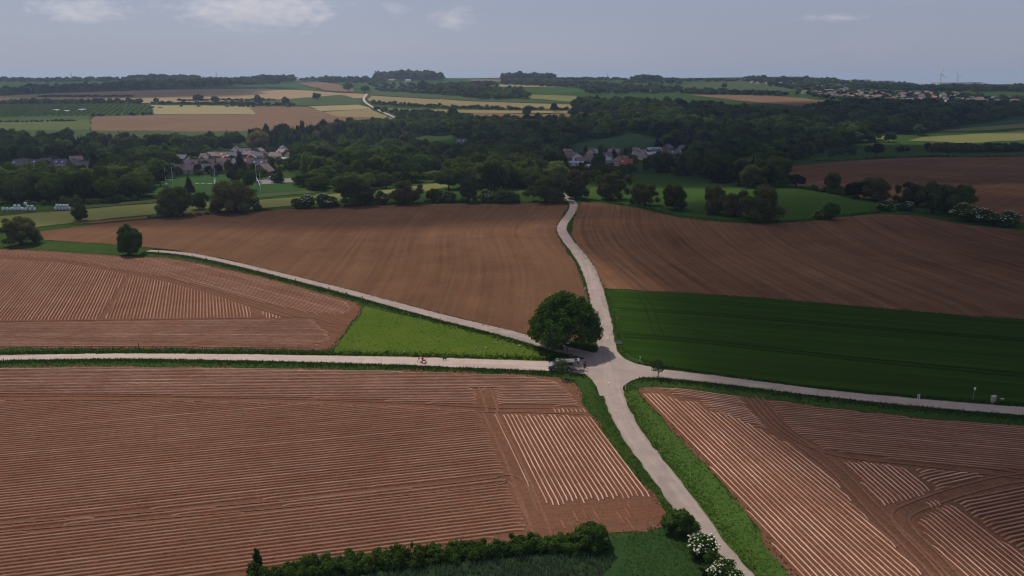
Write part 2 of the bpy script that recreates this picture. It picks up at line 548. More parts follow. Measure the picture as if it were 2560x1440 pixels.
road("road", [(1960, 1560), (1845, 1440), (1775, 1355), (1722, 1276), (1650, 1180), (1589, 1100), (1550, 1030), (1532, 980), (1526, 930),
              (1518, 880), (1511, 830), (1500, 770), (1483, 705), (1457, 650), (1418, 600), (1405, 577), (1408, 560), (1424, 538), (1434, 517), (1427, 502), (1410, 489), (1390, 478)],
     [3.6, 3.7, 3.8, 4.2, 4.2, 3.9, 3.6, 3.6, 3.6, 3.4], M_ROAD, 0.10, "narrow grey concrete lane running away through the crossroads between the fields")
road("farm_road", [(1535, 902), (1470, 889), (1400, 872), (1330, 851), (1250, 829), (1150, 805), (1050, 779), (950, 752), (850, 725), (750, 700), (650, 675), (560, 654), (480, 638), (420, 631), (370, 628)],
     [4.6, 3.8, 3.3, 3.2, 3.2], M_ROAD, 0.085, "grey farm lane leading left past the fenced potato field")
road("gravel_road", [(1540, 924), (1480, 922), (1400, 917), (1300, 913), (1100, 906), (900, 900), (600, 894), (300, 891), (0, 895), (-300, 900)],
     [6.0, 5.4, 4.6, 3.9, 3.4, 3.2, 3.2, 3.2], M_TRACK, 0.07, "pale gravelly road at the left where the pram is pushed")
road("side_road", [(1525, 922), (1600, 930), (1680, 937), (1760, 946), (1868, 959), (1960, 971), (2036, 981), (2200, 998), (2372, 1014), (2560, 1029), (2800, 1046)],
     [6.0, 4.4, 3.6, 3.6, 3.8, 4.0, 4.6], M_ROAD, 0.09, "grey side lane running right below the dark green cereal field")
sheet("road_junction", [(1440, 902), (1480, 893), (1500, 868), (1537, 858), (1545, 880), (1562, 898), (1590, 910), (1640, 921), (1640, 944), (1600, 945), (1574, 954), (1558, 968), (1552, 990),
                        (1499, 990), (1492, 968), (1482, 950), (1462, 936), (1420, 931)], M_ROAD, 0.115, "worn grey surface of the crossroads beside the tree", rowfn=lambda x, y: (x * 0, y), jitter=0.1, keep=False)
road("hill_road", [(990, 297), (965, 285), (930, 268), (913, 256), (910, 247), (918, 236)], [4.6, 4.6, 4.6, 4.6], M_TRACK, 0.12, "pale lane bending up the far hillside", step=8, jitter=0.2)

# ------------------------------------------------------------------ fields in front
S_DK, S_LT = (0.124, 0.052, 0.031), (0.172, 0.077, 0.048)
CREST = (0.56, 0.37, 0.285)
M_POT = soil("ridged_soil", S_DK, S_LT, crest=CREST)
M_SOIL = soil("bare_soil", (0.122, 0.056, 0.037), (0.172, 0.084, 0.057), rows=0.6, streak=0.25)
M_SOWN = soil("sown_soil", (0.093, 0.046, 0.028), (0.166, 0.088, 0.054), rows=1.1, streak=0.22, patch=0.012)
M_SOWN2 = soil("drilled_soil", (0.098, 0.048, 0.029), (0.195, 0.10, 0.060), rows=1.5, streak=0.42, patch=0.014)

def spans(poly, d, n, c):
    """stretches of the line n.p = c that lie inside the outline"""
    a = poly @ n - c; s = poly @ d
    b = np.roll(a, -1); t = np.roll(s, -1)
    hit = (a > 0) != (b > 0)
    x = np.sort(s[hit] + (t[hit] - s[hit]) * (a[hit] / (a[hit] - b[hit])))
    return [(x[i], x[i + 1]) for i in range(0, len(x) - 1, 2)]

RID_V, RID_Q, RID_C = [], [], []
def ridges(zone, line, pale, spacing=0.75, height=0.24, holes=(), base=0.06, ds=0.9, ragged=0.6):
    """rows of earthed-up ridges inside a zone, cut where wheel tracks cross them"""
    poly = P(*zone); hs = [P(*h) for h in holes]
    p, q = P(*line)
    d = (q - p) / np.hypot(*(q - p)); n = np.array([-d[1], d[0]])
    cs = poly @ n
    ca, cb = (.085, .17) if pale > .7 else (.13, .26)
    prof = np.array([(-.5, 0, 0), (-.36, .18, .0), (-cb, .80, .0), (-ca, 1.0, 1.0), (ca, 1.0, 1.0), (cb, .80, .0), (.36, .18, .0), (.5, 0, 0)])
    V, Q, C = [], [], []
    vb = sum(len(v) for v in RID_V)
    for c in np.arange(cs.min() + spacing / 2, cs.max(), spacing):
        iv = spans(poly, d, n, c)
        for h in hs:
            cut = spans(h, d, n, c)
            nv = []
            for a, b in iv:
                seg = [(a, b)]
                for u, w in cut:
                    seg2 = []
                    for e, f in seg:
                        if w <= e or u >= f: seg2.append((e, f))
                        else:
                            if u > e: seg2.append((e, u))
                            if w < f: seg2.append((w, f))
                    seg = seg2
                nv += seg
            iv = nv
        rowpale = pale * rng.uniform(0.75, 1.1) * (1.5 if rng.random() < 0.08 else 1)
        for a, b in iv:
            a += rng.uniform(0, ragged); b -= rng.uniform(0, ragged)
            if b - a < 0.8: continue
            k = max(3, int((b - a) / ds) + 1)
            s = np.linspace(a, b, k)
            hh = height * (1 + rng.normal(0, .05, k)) ; hh[0] = hh[-1] = 0.02
            lat = 0.03 * np.sin(s / 7 + c) + rng.normal(0, .008, k)
            cc = c + lat[:, None] + prof[None, :, 0] * spacing
            xy = s[:, None, None] * d + cc[:, :, None] * n
            z = terrain(xy[..., 0], xy[..., 1]) + base + prof[None, :, 1] * hh[:, None] + rng.normal(0, .010, (k, 8)) * (prof[None, :, 1] > 0)
            V.append(np.concatenate([xy, z[..., None]], -1).reshape(-1, 3))
            pk = rowpale * np.clip(1 + 0.22 * np.sin(s / 13 + c * 3) + rng.normal(0, .08, k), 0.2, 1.5)
            C.append((prof[None, :, 2] * pk[:, None]).ravel())
            ii = (np.arange(k - 1)[:, None] * 8 + np.arange(7)[None, :]).ravel() + vb
            Q.append(np.stack([ii, ii + 8, ii + 9, ii + 1], 1))
            vb += k * 8
    if V:
        RID_V.append(np.concatenate(V)); RID_Q.append(np.concatenate(Q)); RID_C.append(np.concatenate(C))

def flush_ridges(parent):
    V = np.concatenate(RID_V); Q = np.concatenate(RID_Q); C = np.concatenate(RID_C)
    me = mesh_from("soil_ridges", V, quads=Q, mat=M_POT, smooth=True, attrs={"crest": ("FLOAT", np.clip(C, 0, 1))})
    o = obj("soil_ridges", me, parent); o["kind"] = "stuff"
    RID_V.clear(); RID_Q.clear(); RID_C.clear()

# near left potato field
F1 = [(-300, 922), (0, 919), (300, 916), (700, 921), (1000, 927), (1300, 937), (1400, 944), (1432, 955), (1452, 985), (1475, 1030), (1500, 1070), (1540, 1125), (1590, 1190),
      (1640, 1248), (1668, 1278), (1655, 1312), (1600, 1332), (1545, 1338), (1440, 1350), (1300, 1362), (1000, 1400), (700, 1442), (400, 1482), (0, 1540), (-300, 1580)]
f1 = sheet("potato_field", F1, M_SOIL, 0.05, "brown field of ridged potato rows filling the lower left", rowfn=straight((0, 1316), (1283, 1202)))
T1 = [(1206, 1022), (1232, 1030), (1362, 1345), (1322, 1345)]
T1b = [(1240, 1030), (1252, 1030), (1400, 1345), (1378, 1345)]
T1c = [(-300, 1342), (0, 1306), (700, 1246), (1200, 1195), (1268, 1185), (1275, 1193), (1200, 1204), (700, 1256), (0, 1317), (-300, 1353)]
T1d = [(-300, 1352), (0, 1327), (700, 1267), (1200, 1214), (1280, 1203), (1285, 1211), (1200, 1223), (700, 1277), (0, 1337), (-300, 1362)]
T1e = [(1188, 970), (1200, 970), (1216, 1030), (1202, 1030)]
T1f = [(1218, 970), (1229, 970), (1246, 1030), (1233, 1030)]
ridges([(-300, 926), (0, 923), (300, 920), (700, 925), (1000, 931), (1300, 941), (1395, 955), (1425, 980), (1455, 1018), (1300, 1012), (1180, 1014), (900, 1001), (600, 994), (0, 985), (-300, 983)],
       [(0, 940), (860, 946)], 0.37, holes=[T1e, T1f], height=0.22)
ridges([(-300, 1002), (0, 1003), (600, 1006), (1000, 1017), (1204, 1028), (1322, 1330), (1000, 1380), (700, 1422), (400, 1462), (0, 1520), (-300, 1560)],
       [(300, 1335), (560, 1304.6)], 0.20, holes=[T1c, T1d], height=0.19, spacing=0.80)
ridges([(1232, 1033), (1330, 1036), (1474, 1038), (1500, 1076), (1540, 1130), (1590, 1196), (1632, 1246), (1500, 1255), (1390, 1265), (1340, 1270)],
       [(1258, 1032), (1364, 1242)], 1.0, holes=[T1b], height=0.26, ragged=1.2, spacing=0.70)
ridges([(1372, 1268), (1500, 1258), (1636, 1250), (1660, 1280), (1650, 1305), (1595, 1326), (1400, 1340)], [(1258, 1032), (1364, 1242)], 0.12, height=0.12, ragged=5.0, spacing=0.70)
ridges([(1380, 1022), (1462, 1022), (1472, 1032), (1385, 1032)], [(1258, 1032), (1364, 1242)], 0.8, height=0.2, ragged=0.3, spacing=0.70)
flush_ridges(f1)

# right foreground field
F2 = [(1588, 972), (1640, 967), (1700, 971), (1850, 990), (2050, 1017), (2300, 1047), (2560, 1066), (2900, 1096), (2900, 1580), (2080, 1580), (1985, 1440), (1930, 1370), (1870, 1290),
      (1800, 1205), (1740, 1135), (1680, 1070), (1620, 1008)]
f2 = sheet("ridged_field", F2, M_SOIL, 0.05, "brown ridged field crossed by curving wheel tracks at the lower right", rowfn=straight((1700, 1057), (2086, 1440)))
TK1 = [(1848, 988), (1905, 994), (1945, 1045), (2000, 1095), (2065, 1135), (2110, 1165), (2230, 1270), (2285, 1320), (2330, 1370), (2410, 1440), (2520, 1560), (2400, 1560), (2330, 1465), (2255, 1385),
       (2205, 1335), (2150, 1280), (2080, 1195), (1990, 1130), (1930, 1080)]
TK2 = [(2200, 1268), (2300, 1246), (2420, 1205), (2500, 1188), (2560, 1182), (2700, 1170), (2700, 1192), (2560, 1200), (2480, 1212), (2380, 1248), (2300, 1275), (2285, 1300), (2310, 1350), (2260, 1330)]
TK3 = [(2235, 1275), (2290, 1268), (2380, 1240), (2560, 1195), (2700, 1180), (2700, 1200), (2560, 1212), (2390, 1258), (2305, 1285), (2290, 1310), (2260, 1310)]
ROW2 = [(1700, 1057), (2086, 1440)]
ridges([(1600, 985), (1645, 983), (1700, 1003), (1742, 1003), (1765, 1030), (1800, 1028), (1860, 1055), (1960, 1105), (2080, 1195), (2150, 1280), (2215, 1345), (2330, 1465), (2400, 1580), (2090, 1580), (1992, 1440), (1936, 1370), (1876, 1290), (1806, 1205), (1746, 1135), (1686, 1070), (1628, 1010)],
       ROW2, 0.85, height=0.25, ragged=0.3)
ridges([(1640, 970), (1700, 974), (1850, 993), (1925, 1078), (1900, 1070), (1830, 1050), (1770, 1026), (1745, 1000), (1690, 990)], [(1700, 978), (1850, 998)], 0.75)
ridges([(1910, 998), (2050, 1020), (2300, 1050), (2560, 1069), (2900, 1099), (2900, 1200), (2560, 1180), (2420, 1170), (2230, 1150), (2060, 1126), (1990, 1085), (1945, 1040)],
       [(1952, 1037), (2560, 1090)], 0.33)
ridges([(2095, 1152), (2160, 1154), (2260, 1166), (2335, 1228), (2300, 1246), (2210, 1268), (2110, 1165)], [(2150, 1157), (2250, 1245)], 0.8)
ridges([(2268, 1170), (2400, 1178), (2480, 1185), (2420, 1204), (2340, 1230)], [(2300, 1206), (2380, 1189)], 0.5, ragged=1.0)
ridges([(2310, 1258), (2345, 1248), (2360, 1262), (2325, 1272)], [(2150, 1157), (2250, 1245)], 0.8, ragged=0.1)
ridges([(2295, 1292), (2325, 1276), (2375, 1260), (2620, 1440), (2740, 1560), (2520, 1560), (2410, 1440), (2330, 1370), (2295, 1310)], [(2380, 1265), (2600, 1440)], 0.75)
ridges([(2382, 1256), (2560, 1214), (2900, 1150), (2900, 1560), (2745, 1560), (2625, 1438)], [(2389, 1259), (2560, 1225)], 0.30, height=0.3)
flush_ridges(f2)

# mid left potato field
F3 = [(-300, 618), (0, 622), (150, 629), (250, 637), (330, 642), (420, 645), (520, 662), (650, 691), (780, 726), (880, 754), (905, 767), (893, 792), (868, 822), (842, 858), (820, 876), (600, 873), (300, 870), (0, 871), (-300, 873)]
f3 = sheet("fenced_potato_field", F3, M_SOIL, 0.05, "brown ridged potato field between the two left hand lanes", rowfn=straight((336, 644), (860, 788)))
T3a = [(322, 680), (334, 682), (262, 798), (245, 798)]
T3b = [(306, 678), (316, 680), (236, 798), (222, 798)]
ridges([(-300, 655), (0, 648), (150, 656), (300, 682), (420, 705), (560, 745), (625, 768), (632, 795), (0, 803), (-300, 806)], [(34, 802), (141, 661)], 0.33, holes=[T3a], height=0.27)
ridges([(-300, 622), (0, 626), (150, 634), (250, 642), (420, 650), (520, 667), (650, 696), (780, 732), (870, 760), (880, 775), (850, 790), (780, 785), (640, 755), (560, 733), (420, 694), (280, 672), (150, 648), (0, 640), (-300, 640)],
       [(336, 644), (860, 788)], 0.32)
ridges([(-300, 812), (0, 810), (630, 801), (780, 800), (820, 830), (830, 850), (790, 868), (600, 870), (300, 867), (0, 868), (-300, 870)], [(0, 840), (700, 838)], 0.34, height=0.2)
ridges([(655, 778), (672, 782), (712, 796), (660, 796)], [(500, 795), (520, 700)], 0.6)
flush_ridges(f3)

# sown field beyond
_rc = catmull(P((1840, 1440), (1532, 980), (1511, 830), (1483, 705), (1457, 650), (1418, 600), (1405, 577), (1408, 560), (1424, 538), (1434, 517), (1427, 502)), 4.0)
_o = np.argsort(_rc[:, 1])
def rows_c(x, y):
    c = np.interp(y, _rc[_o, 1], _rc[_o, 0])
    w = np.clip((x + 70) / 90, 0.15, 1.0)
    lin = -0.025 * (y - 180)
    return x - (c * w + lin * (1 - w)), y
sheet("sown_field", [(60, 594), (110, 601), (280, 612), (380, 621), (430, 626), (560, 648), (760, 697), (900, 733), (1050, 772), (1200, 809), (1320, 838), (1400, 852), (1440, 850), (1480, 800), (1474, 760), (1462, 715), (1438, 655), (1405, 608), (1390, 582),
                     (1396, 558), (1412, 535), (1423, 515), (1400, 507), (1250, 509), (1000, 512), (800, 519), (700, 524), (560, 534), (400, 547), (250, 560), (90, 580)], M_SOWN, 0.05,
      "wide smooth brown field behind the crossroads tree", rowfn=rows_c)
_rr = catmull(P((1452, 505), (1448, 520), (1436, 550), (1432, 575), (1450, 620), (1520, 690), (1600, 760)), 4.0)
_o2 = np.argsort(_rr[:, 1])
def rows_r(x, y):
    c = np.interp(y, _rr[_o2, 1], _rr[_o2, 0])
    return x - c, y
sheet("drilled_field", [(1450, 507), (1443, 530), (1430, 563), (1428, 588), (1452, 630), (1492, 690), (1512, 722), (1560, 725), (1700, 732), (1900, 745), (2100, 762), (2300, 780), (2450, 792), (2560, 797), (2900, 828), (2900, 610),
                        (2560, 578), (2400, 561), (2300, 541), (2200, 535), (2100, 543), (2000, 556), (1900, 559), (1800, 556), (1700, 545), (1600, 523), (1500, 508)], M_SOWN2, 0.05,
      "brown drilled field with long curving lines right of the lane", rowfn=rows_r)
M_CEREAL = grass("dark_cereal", (0.014, 0.034, 0.004), (0.025, 0.053, 0.006), (0.03, 0.042, 0.008), 0.015, streak=0.25, dryamt=0.2, fine=2.5)
sheet("cereal_field", [(1514, 727), (1700, 735), (1900, 748), (2100, 765), (2300, 783), (2450, 795), (2560, 800), (2900, 831), (2900, 1040), (2560, 1010), (2400, 1001), (2200, 983), (2000, 963), (1800, 936), (1700, 922), (1630, 909), (1585, 893), (1560, 872), (1545, 820), (1530, 760)],
      M_CEREAL, 0.12, "dark green young cereal field right of the crossroads", rowfn=straight((1700, 800), (2560, 870)))
M_MEADOW = grass("sunny_meadow", (0.046, 0.080, 0.009), (0.078, 0.115, 0.015), (0.135, 0.12, 0.04), 0.06, dryamt=0.3, fine=1.1, bare=(0.17, 0.13, 0.075))
sheet("meadow", [(912, 768), (1000, 787), (1100, 810), (1250, 842), (1350, 862), (1420, 885), (1400, 902), (1340, 903), (1250, 900), (1100, 894), (900, 889), (828, 884), (845, 862), (872, 825), (897, 792)], M_MEADOW, 0.055,
      "bright green grass triangle between the two left hand lanes", keep=False)
M_VERGE = grass("road_verge", (0.036, 0.072, 0.014), (0.060, 0.110, 0.022), (0.11, 0.12, 0.035), 0.2, fine=1.6)
sheet("grass_verge", [(1565, 985), (1590, 975), (1620, 1012), (1680, 1074), (1740, 1139), (1800, 1209), (1870, 1294), (1930, 1374), (1985, 1444), (2075, 1575), (1990, 1575), (1892, 1440), (1812, 1355), (1752, 1270), (1690, 1190), (1625, 1100), (1585, 1035), (1566, 1000)], M_VERGE, 0.045,
      "green grass verge between the lane and the lower right field", keep=False)
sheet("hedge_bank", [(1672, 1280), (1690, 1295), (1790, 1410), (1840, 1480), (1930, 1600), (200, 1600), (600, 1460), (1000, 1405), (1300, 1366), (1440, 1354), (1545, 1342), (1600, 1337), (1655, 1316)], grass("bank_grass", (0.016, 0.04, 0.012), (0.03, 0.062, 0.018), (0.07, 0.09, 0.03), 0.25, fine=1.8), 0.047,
      "dark green grass bank below the hedge at the bottom", keep=False)

# ------------------------------------------------------------------ fields further off
def gm(name, a, b, dry=None, **k):
    return grass(name, a, b, dry or tuple(q * 1.3 for q in b), **k)
M_G1 = gm("green_pasture", (0.028, 0.060, 0.012), (0.046, 0.082, 0.016), patch=0.02, fine=0.4)
M_G2 = gm("mown_meadow", (0.115, 0.125, 0.04), (0.165, 0.165, 0.06), patch=0.02, fine=0.3)
M_G3 = gm("deep_green_crop", (0.03, 0.07, 0.027), (0.042, 0.085, 0.032), patch=0.01, fine=0.2)
M_G4 = gm("dull_grass", (0.045, 0.065, 0.025), (0.065, 0.085, 0.033), patch=0.02, fine=0.3)
M_T1 = soil("tan_stubble", (0.24, 0.165, 0.10), (0.31, 0.222, 0.135), patch=0.006, rows=4, streak=0.15)
M_T2 = soil("pale_stubble", (0.235, 0.195, 0.105), (0.295, 0.245, 0.135), patch=0.006, rows=4, streak=0.15)
M_T3 = soil("mauve_soil", (0.145, 0.088, 0.060), (0.195, 0.122, 0.083), patch=0.006, rows=4, streak=0.2)
M_T4 = soil("olive_stubble", (0.20, 0.16, 0.085), (0.25, 0.19, 0.105), patch=0.006, rows=4, streak=0.2)
hz = straight((900, 300), (1700, 296))
def fd(name, pts, mat, label, base=0.05, rf=None):
    sheet(name, pts, mat, base, label, rowfn=rf or hz, jitter=0.5, ratio=0.03)
fd("hill_soil_field", [(1955, 438), (1962, 418), (2100, 404), (2300, 395), (2560, 392), (2900, 390), (2900, 590), (2560, 560), (2440, 520), (2330, 512), (2230, 503), (2150, 493), (2050, 478), (1980, 463)], M_SOWN2, "reddish brown field rising beyond the hedge at the right", rf=straight((2200, 480), (2560, 430)))
fd("willow_pasture", [(1440, 492), (1480, 470), (1600, 440), (1700, 450), (1850, 470), (1980, 468), (2100, 488), (2230, 508), (2225, 524), (2100, 538), (2000, 550), (1900, 554), (1800, 550), (1700, 540), (1600, 518), (1500, 503)], M_G1, "dark green pasture around the row of willows at the right")
fd("bale_meadow", [(-200, 556), (0, 540), (200, 524), (380, 509), (650, 500), (830, 486), (1000, 470), (1100, 457), (1130, 466), (1050, 482), (900, 498), (700, 517), (560, 527), (400, 535), (330, 541), (100, 567), (0, 578), (-200, 592)], M_G2, "yellow green mown meadow beside the white bales")
fd("soil_strip", [(180, 560), (330, 545), (430, 537), (560, 527), (570, 531), (400, 544), (250, 558)], M_SOWN, "thin strip of bare soil beside the mown meadow", 0.09)
fd("long_grass_strip", [(200, 517), (380, 499), (640, 487), (800, 474), (810, 480), (640, 497), (380, 508), (200, 523)], M_G4, "dull long grass strip above the mown meadow", 0.09)
fd("rugby_pitch", [(395, 488), (412, 441), (560, 437), (660, 440), (735, 452), (735, 478), (640, 487)], gm("pitch_turf", (0.026, 0.062, 0.018), (0.036, 0.075, 0.022), patch=0.03, fine=0.5), "green rugby pitch in the village")
fd("car_park", [(640, 452), (730, 446), (740, 456), (655, 462)], plain("asphalt", (0.16, 0.14, 0.14), 0.9), "grey car park behind the rugby pitch", 0.1)
fd("village_slope", [(1420, 378), (1440, 362), (1520, 345), (1600, 338), (1640, 352), (1610, 372), (1560, 385)], M_G3, "green slope above the right hand hamlet")
fd("straw_plot", [(1385, 386), (1500, 380), (1480, 392), (1390, 396)], M_T2, "pale straw coloured plot behind the hamlet roofs", 0.09)
fd("green_slope", [(-200, 300), (0, 297), (225, 291), (228, 326), (520, 328), (700, 326), (640, 345), (400, 350), (-200, 352)], M_G4, "olive green pasture slope at the far left")
fd("green_slope_strip", [(-200, 312), (0, 306), (222, 300), (226, 324), (-200, 336)], M_G2 if False else gm("olive_meadow", (0.075, 0.095, 0.03), (0.095, 0.115, 0.038), patch=0.01, fine=0.2), "yellowish pasture strip at the far left", 0.08)
fd("orchard_ground", [(-200, 262), (0, 263), (375, 261), (381, 287), (225, 291), (0, 297), (-200, 299)], M_G1, "green ground of the orchard at the far left")
fd("plateau_field", [(-200, 248), (0, 240), (200, 231), (450, 224), (700, 222), (850, 233), (925, 236), (905, 246), (700, 249), (500, 255), (380, 258), (150, 257), (-200, 260)], M_T1, "broad tan field along the far left ridge")
fd("pale_plot", [(377, 263), (618, 266), (640, 287), (386, 287)], M_T2, "pale straw field right of the orchard")
fd("tan_plot", [(230, 291), (386, 288), (642, 288), (622, 266), (770, 268), (838, 291), (960, 299), (985, 303), (700, 327), (300, 328), (228, 326)], M_T3, "wide dull tan field on the far slope")
fd("olive_plot", [(770, 266), (900, 262), (925, 272), (800, 279)], M_T2, "small pale field left of the hill lane")
fd("straw_plot_slope", [(803, 281), (926, 273), (985, 298), (845, 292)], M_T4, "straw coloured field below the hill lane")
fd("hill_pasture", [(850, 238), (905, 250), (905, 262), (770, 265), (600, 262), (700, 250)], M_G4, "green pasture left of the hill lane", 0.08)
fd("crest_pasture", [(925, 237), (930, 226), (1100, 232), (1180, 240), (1430, 258), (1200, 254), (1000, 242)], M_G4, "olive grass crest right of the hill lane")
fd("straw_hillside", [(920, 254), (924, 240), (1000, 244), (1200, 255), (1430, 262), (1432, 273), (1250, 271), (1000, 262)], M_T4, "long straw coloured field right of the hill lane")
fd("soil_hillside", [(1080, 290), (1100, 280), (1200, 282), (1350, 287), (1450, 280), (1535, 284), (1520, 296), (1370, 302), (1160, 300)], M_T3, "mauve brown field above the valley wood")
fd("track_field", [(950, 272), (1100, 275), (1440, 279), (1440, 283), (1200, 284), (1050, 281)], M_T4, "narrow pale field strip below the hillside hedge", 0.09)
fd("ridge_green", [(540, 218), (700, 210), (740, 212), (800, 226), (860, 231), (700, 224)], M_G3, "dark green field on the far left ridge", 0.08)
fd("ridge_soil", [(742, 210), (800, 206), (880, 220), (880, 232), (810, 226)], M_T3, "brown field on the far left ridge", 0.09)
fd("centre_green", [(870, 218), (960, 207), (1100, 212), (1180, 222), (1120, 232), (930, 226)], M_G3, "blue green field below the ridge farms")
fd("skyline_plot", [(1180, 199), (1300, 199.5), (1290, 204), (1170, 203)], M_T3, "small mauve field on the skyline")
fd("skyline_green", [(1210, 204), (1420, 202), (1430, 208), (1210, 208)], M_G4, "green field on the skyline")
fd("far_straw", [(1190, 211), (1350, 213), (1420, 219), (1230, 218)], M_T4, "thin straw field below the skyline wood")
fd("far_green", [(1300, 224), (1440, 220), (1470, 228), (1400, 240), (1310, 232)], M_G1, "bright green field between far hedges")
fd("far_olive", [(1300, 236), (1440, 240), (1440, 256), (1330, 248)], M_G2, "yellowish green slope beside the dark wood")
fd("wood_soil", [(1715, 237), (1900, 239), (2010, 246), (2135, 262), (2060, 272), (1950, 262), (1850, 252)], M_T3, "reddish brown field beyond the dark wood")
fd("far_right_green", [(1700, 226), (1720, 208), (1850, 204), (1920, 210), (1990, 228), (1900, 236), (1800, 234)], M_G4, "green hill below the hillside town")
fd("right_plot", [(2270, 352), (2310, 344), (2560, 326), (2900, 310), (2900, 345), (2560, 351), (2400, 358)], M_G2, "yellow green strip field at the far right")
fd("right_plot_upper", [(2340, 330), (2400, 322), (2560, 309), (2900, 295), (2900, 306), (2560, 320)], M_G2, "upper yellow green strip at the far right", 0.06)
fd("right_green", [(2380, 318), (2560, 298), (2900, 280), (2900, 293), (2560, 307), (2400, 320)], M_G3, "blue green field at the far right edge", 0.06)
fd("right_meadow", [(2185, 352), (2195, 336), (2240, 332), (2232, 352)], M_G2, "small sunlit meadow between the right hand woods")
fd("orchard_meadow", [(2000, 400), (2040, 388), (2300, 378), (2560, 380), (2900, 378), (2900, 387), (2560, 389), (2300, 391), (2100, 400)], M_G1, "green meadow with small trees above the right hand brown field")
# ------------------------------------------------------------------ wheel tracks pressed into the soil
M_WHEEL = soil("rolled_soil", (0.148, 0.072, 0.050), (0.195, 0.100, 0.072), rows=0.3, streak=0.2, patch=0.1)
M_TRAM = grass("pressed_crop", (0.011, 0.027, 0.003), (0.019, 0.041, 0.005), (0.02, 0.028, 0.006), 0.1)
def wheel_track(pts, label, gauge=1.8, w=0.46, base=0.085, mat=None):
    c = catmull(P(*pts), 0.8)
    d = np.gradient(c, axis=0); d /= np.hypot(d[:, 0], d[:, 1])[:, None]; nr = np.stack([d[:, 1], -d[:, 0]], 1)
    al = np.concatenate([[0], np.cumsum(np.hypot(*np.diff(c, axis=0).T))])
    V, Q, A = [], [], []
    for s in (-1, 1):
        b0 = len(V)
        for i in range(len(c)):
            for j, k in enumerate((-1, -.6, 0, .6, 1)):
                p = c[i] + nr[i] * (s * gauge / 2 + k * w / 2 * (1 + rng.normal(0, .06)))
                z = float(terrain(*p)) + base + (0.05 if abs(k) == 1 else 0.0) + (0.03 if (i % 2) and abs(k) < 1 else 0)
                V.append((p[0], p[1], z)); A.append((k * w + s * 5, al[i], 0))
        for i in range(len(c) - 1):
            for j in range(4):
                a = b0 + i * 5 + j; Q.append((a, a + 1, a + 6, a + 5))
    o = obj("wheel_track", mesh_from("wheel_track", V, quads=Q, mat=mat or M_WHEEL, attrs={"row": ("FLOAT_VECTOR", A)}))
    tag(o, label, kind="structure")
wheel_track([(1222, 1030), (1262, 1110), (1302, 1200), (1342, 1300), (1358, 1345)], "pair of wheel tracks down the middle of the lower left field", 2.2)
wheel_track([(-300, 1352), (0, 1321), (700, 1261), (1200, 1209), (1262, 1196), (1295, 1210), (1330, 1290)], "pair of tyre tracks across the lower left field", 1.9)
wheel_track([(-300, 996), (300, 996), (700, 1003), (1000, 1013), (1210, 1025), (1330, 1026), (1455, 1030)], "pair of tyre tracks along the headland of the lower left field", 1.9)
wheel_track([(1208, 965), (1222, 1000), (1232, 1032)], "short wheel tracks crossing the headland rows", 1.9)
wheel_track([(1876, 992), (1935, 1060), (2030, 1130), (2095, 1180), (2190, 1280), (2250, 1340), (2330, 1420), (2450, 1560)], "broad wheel tracks down the lower right field", 1.9)
wheel_track([(1890, 994), (1960, 1070), (2040, 1118), (2130, 1140), (2300, 1158), (2560, 1190), (2800, 1205)], "wheel tracks below the headland rows of the lower right field", 1.9)
wheel_track([(2800, 1176), (2560, 1194), (2420, 1222), (2300, 1262), (2250, 1290), (2270, 1330), (2340, 1400), (2480, 1560)], "curving wheel tracks at the right of the lower right field", 2.0)
wheel_track([(-300, 645), (0, 644), (150, 652), (300, 678), (420, 700), (560, 739), (640, 765), (740, 795), (820, 812)], "wheel tracks along the upper edge of the fenced potato rows", 1.8)
wheel_track([(-300, 810), (0, 807), (300, 803), (600, 799), (760, 797), (840, 815)], "wheel tracks along the lower edge of the fenced potato rows", 1.8)
wheel_track([(325, 682), (290, 735), (255, 798)], "wheel tracks through the middle of the fenced potato rows", 1.6)
wheel_track([(1600, 735), (1622, 770), (1638, 815), (1652, 850)], "short curved tramlines at the left of the dark green cereal field", 1.9, 0.4, 0.17, M_TRAM)
wheel_track([(1560, 840), (1700, 850), (1900, 872), (2200, 905), (2560, 940), (2800, 965)], "long lower tramlines along the dark green cereal field", 1.9, 0.4, 0.17, M_TRAM)
wheel_track([(1545, 775), (1750, 785), (2000, 805), (2300, 832), (2560, 850), (2800, 870)], "long upper tramlines along the dark green cereal field", 1.9, 0.4, 0.17, M_TRAM)
# ------------------------------------------------------------------ foliage
def _ico():
    bm = bmesh.new(); bmesh.ops.create_icosphere(bm, subdivisions=2, radius=1.0)
    bm.verts.ensure_lookup_table()
    v = np.array([q.co for q in bm.verts]); f = np.array([[q.index for q in t.verts] for t in bm.faces]); bm.free()
    return v, f
ICO_V, ICO_F = _ico()

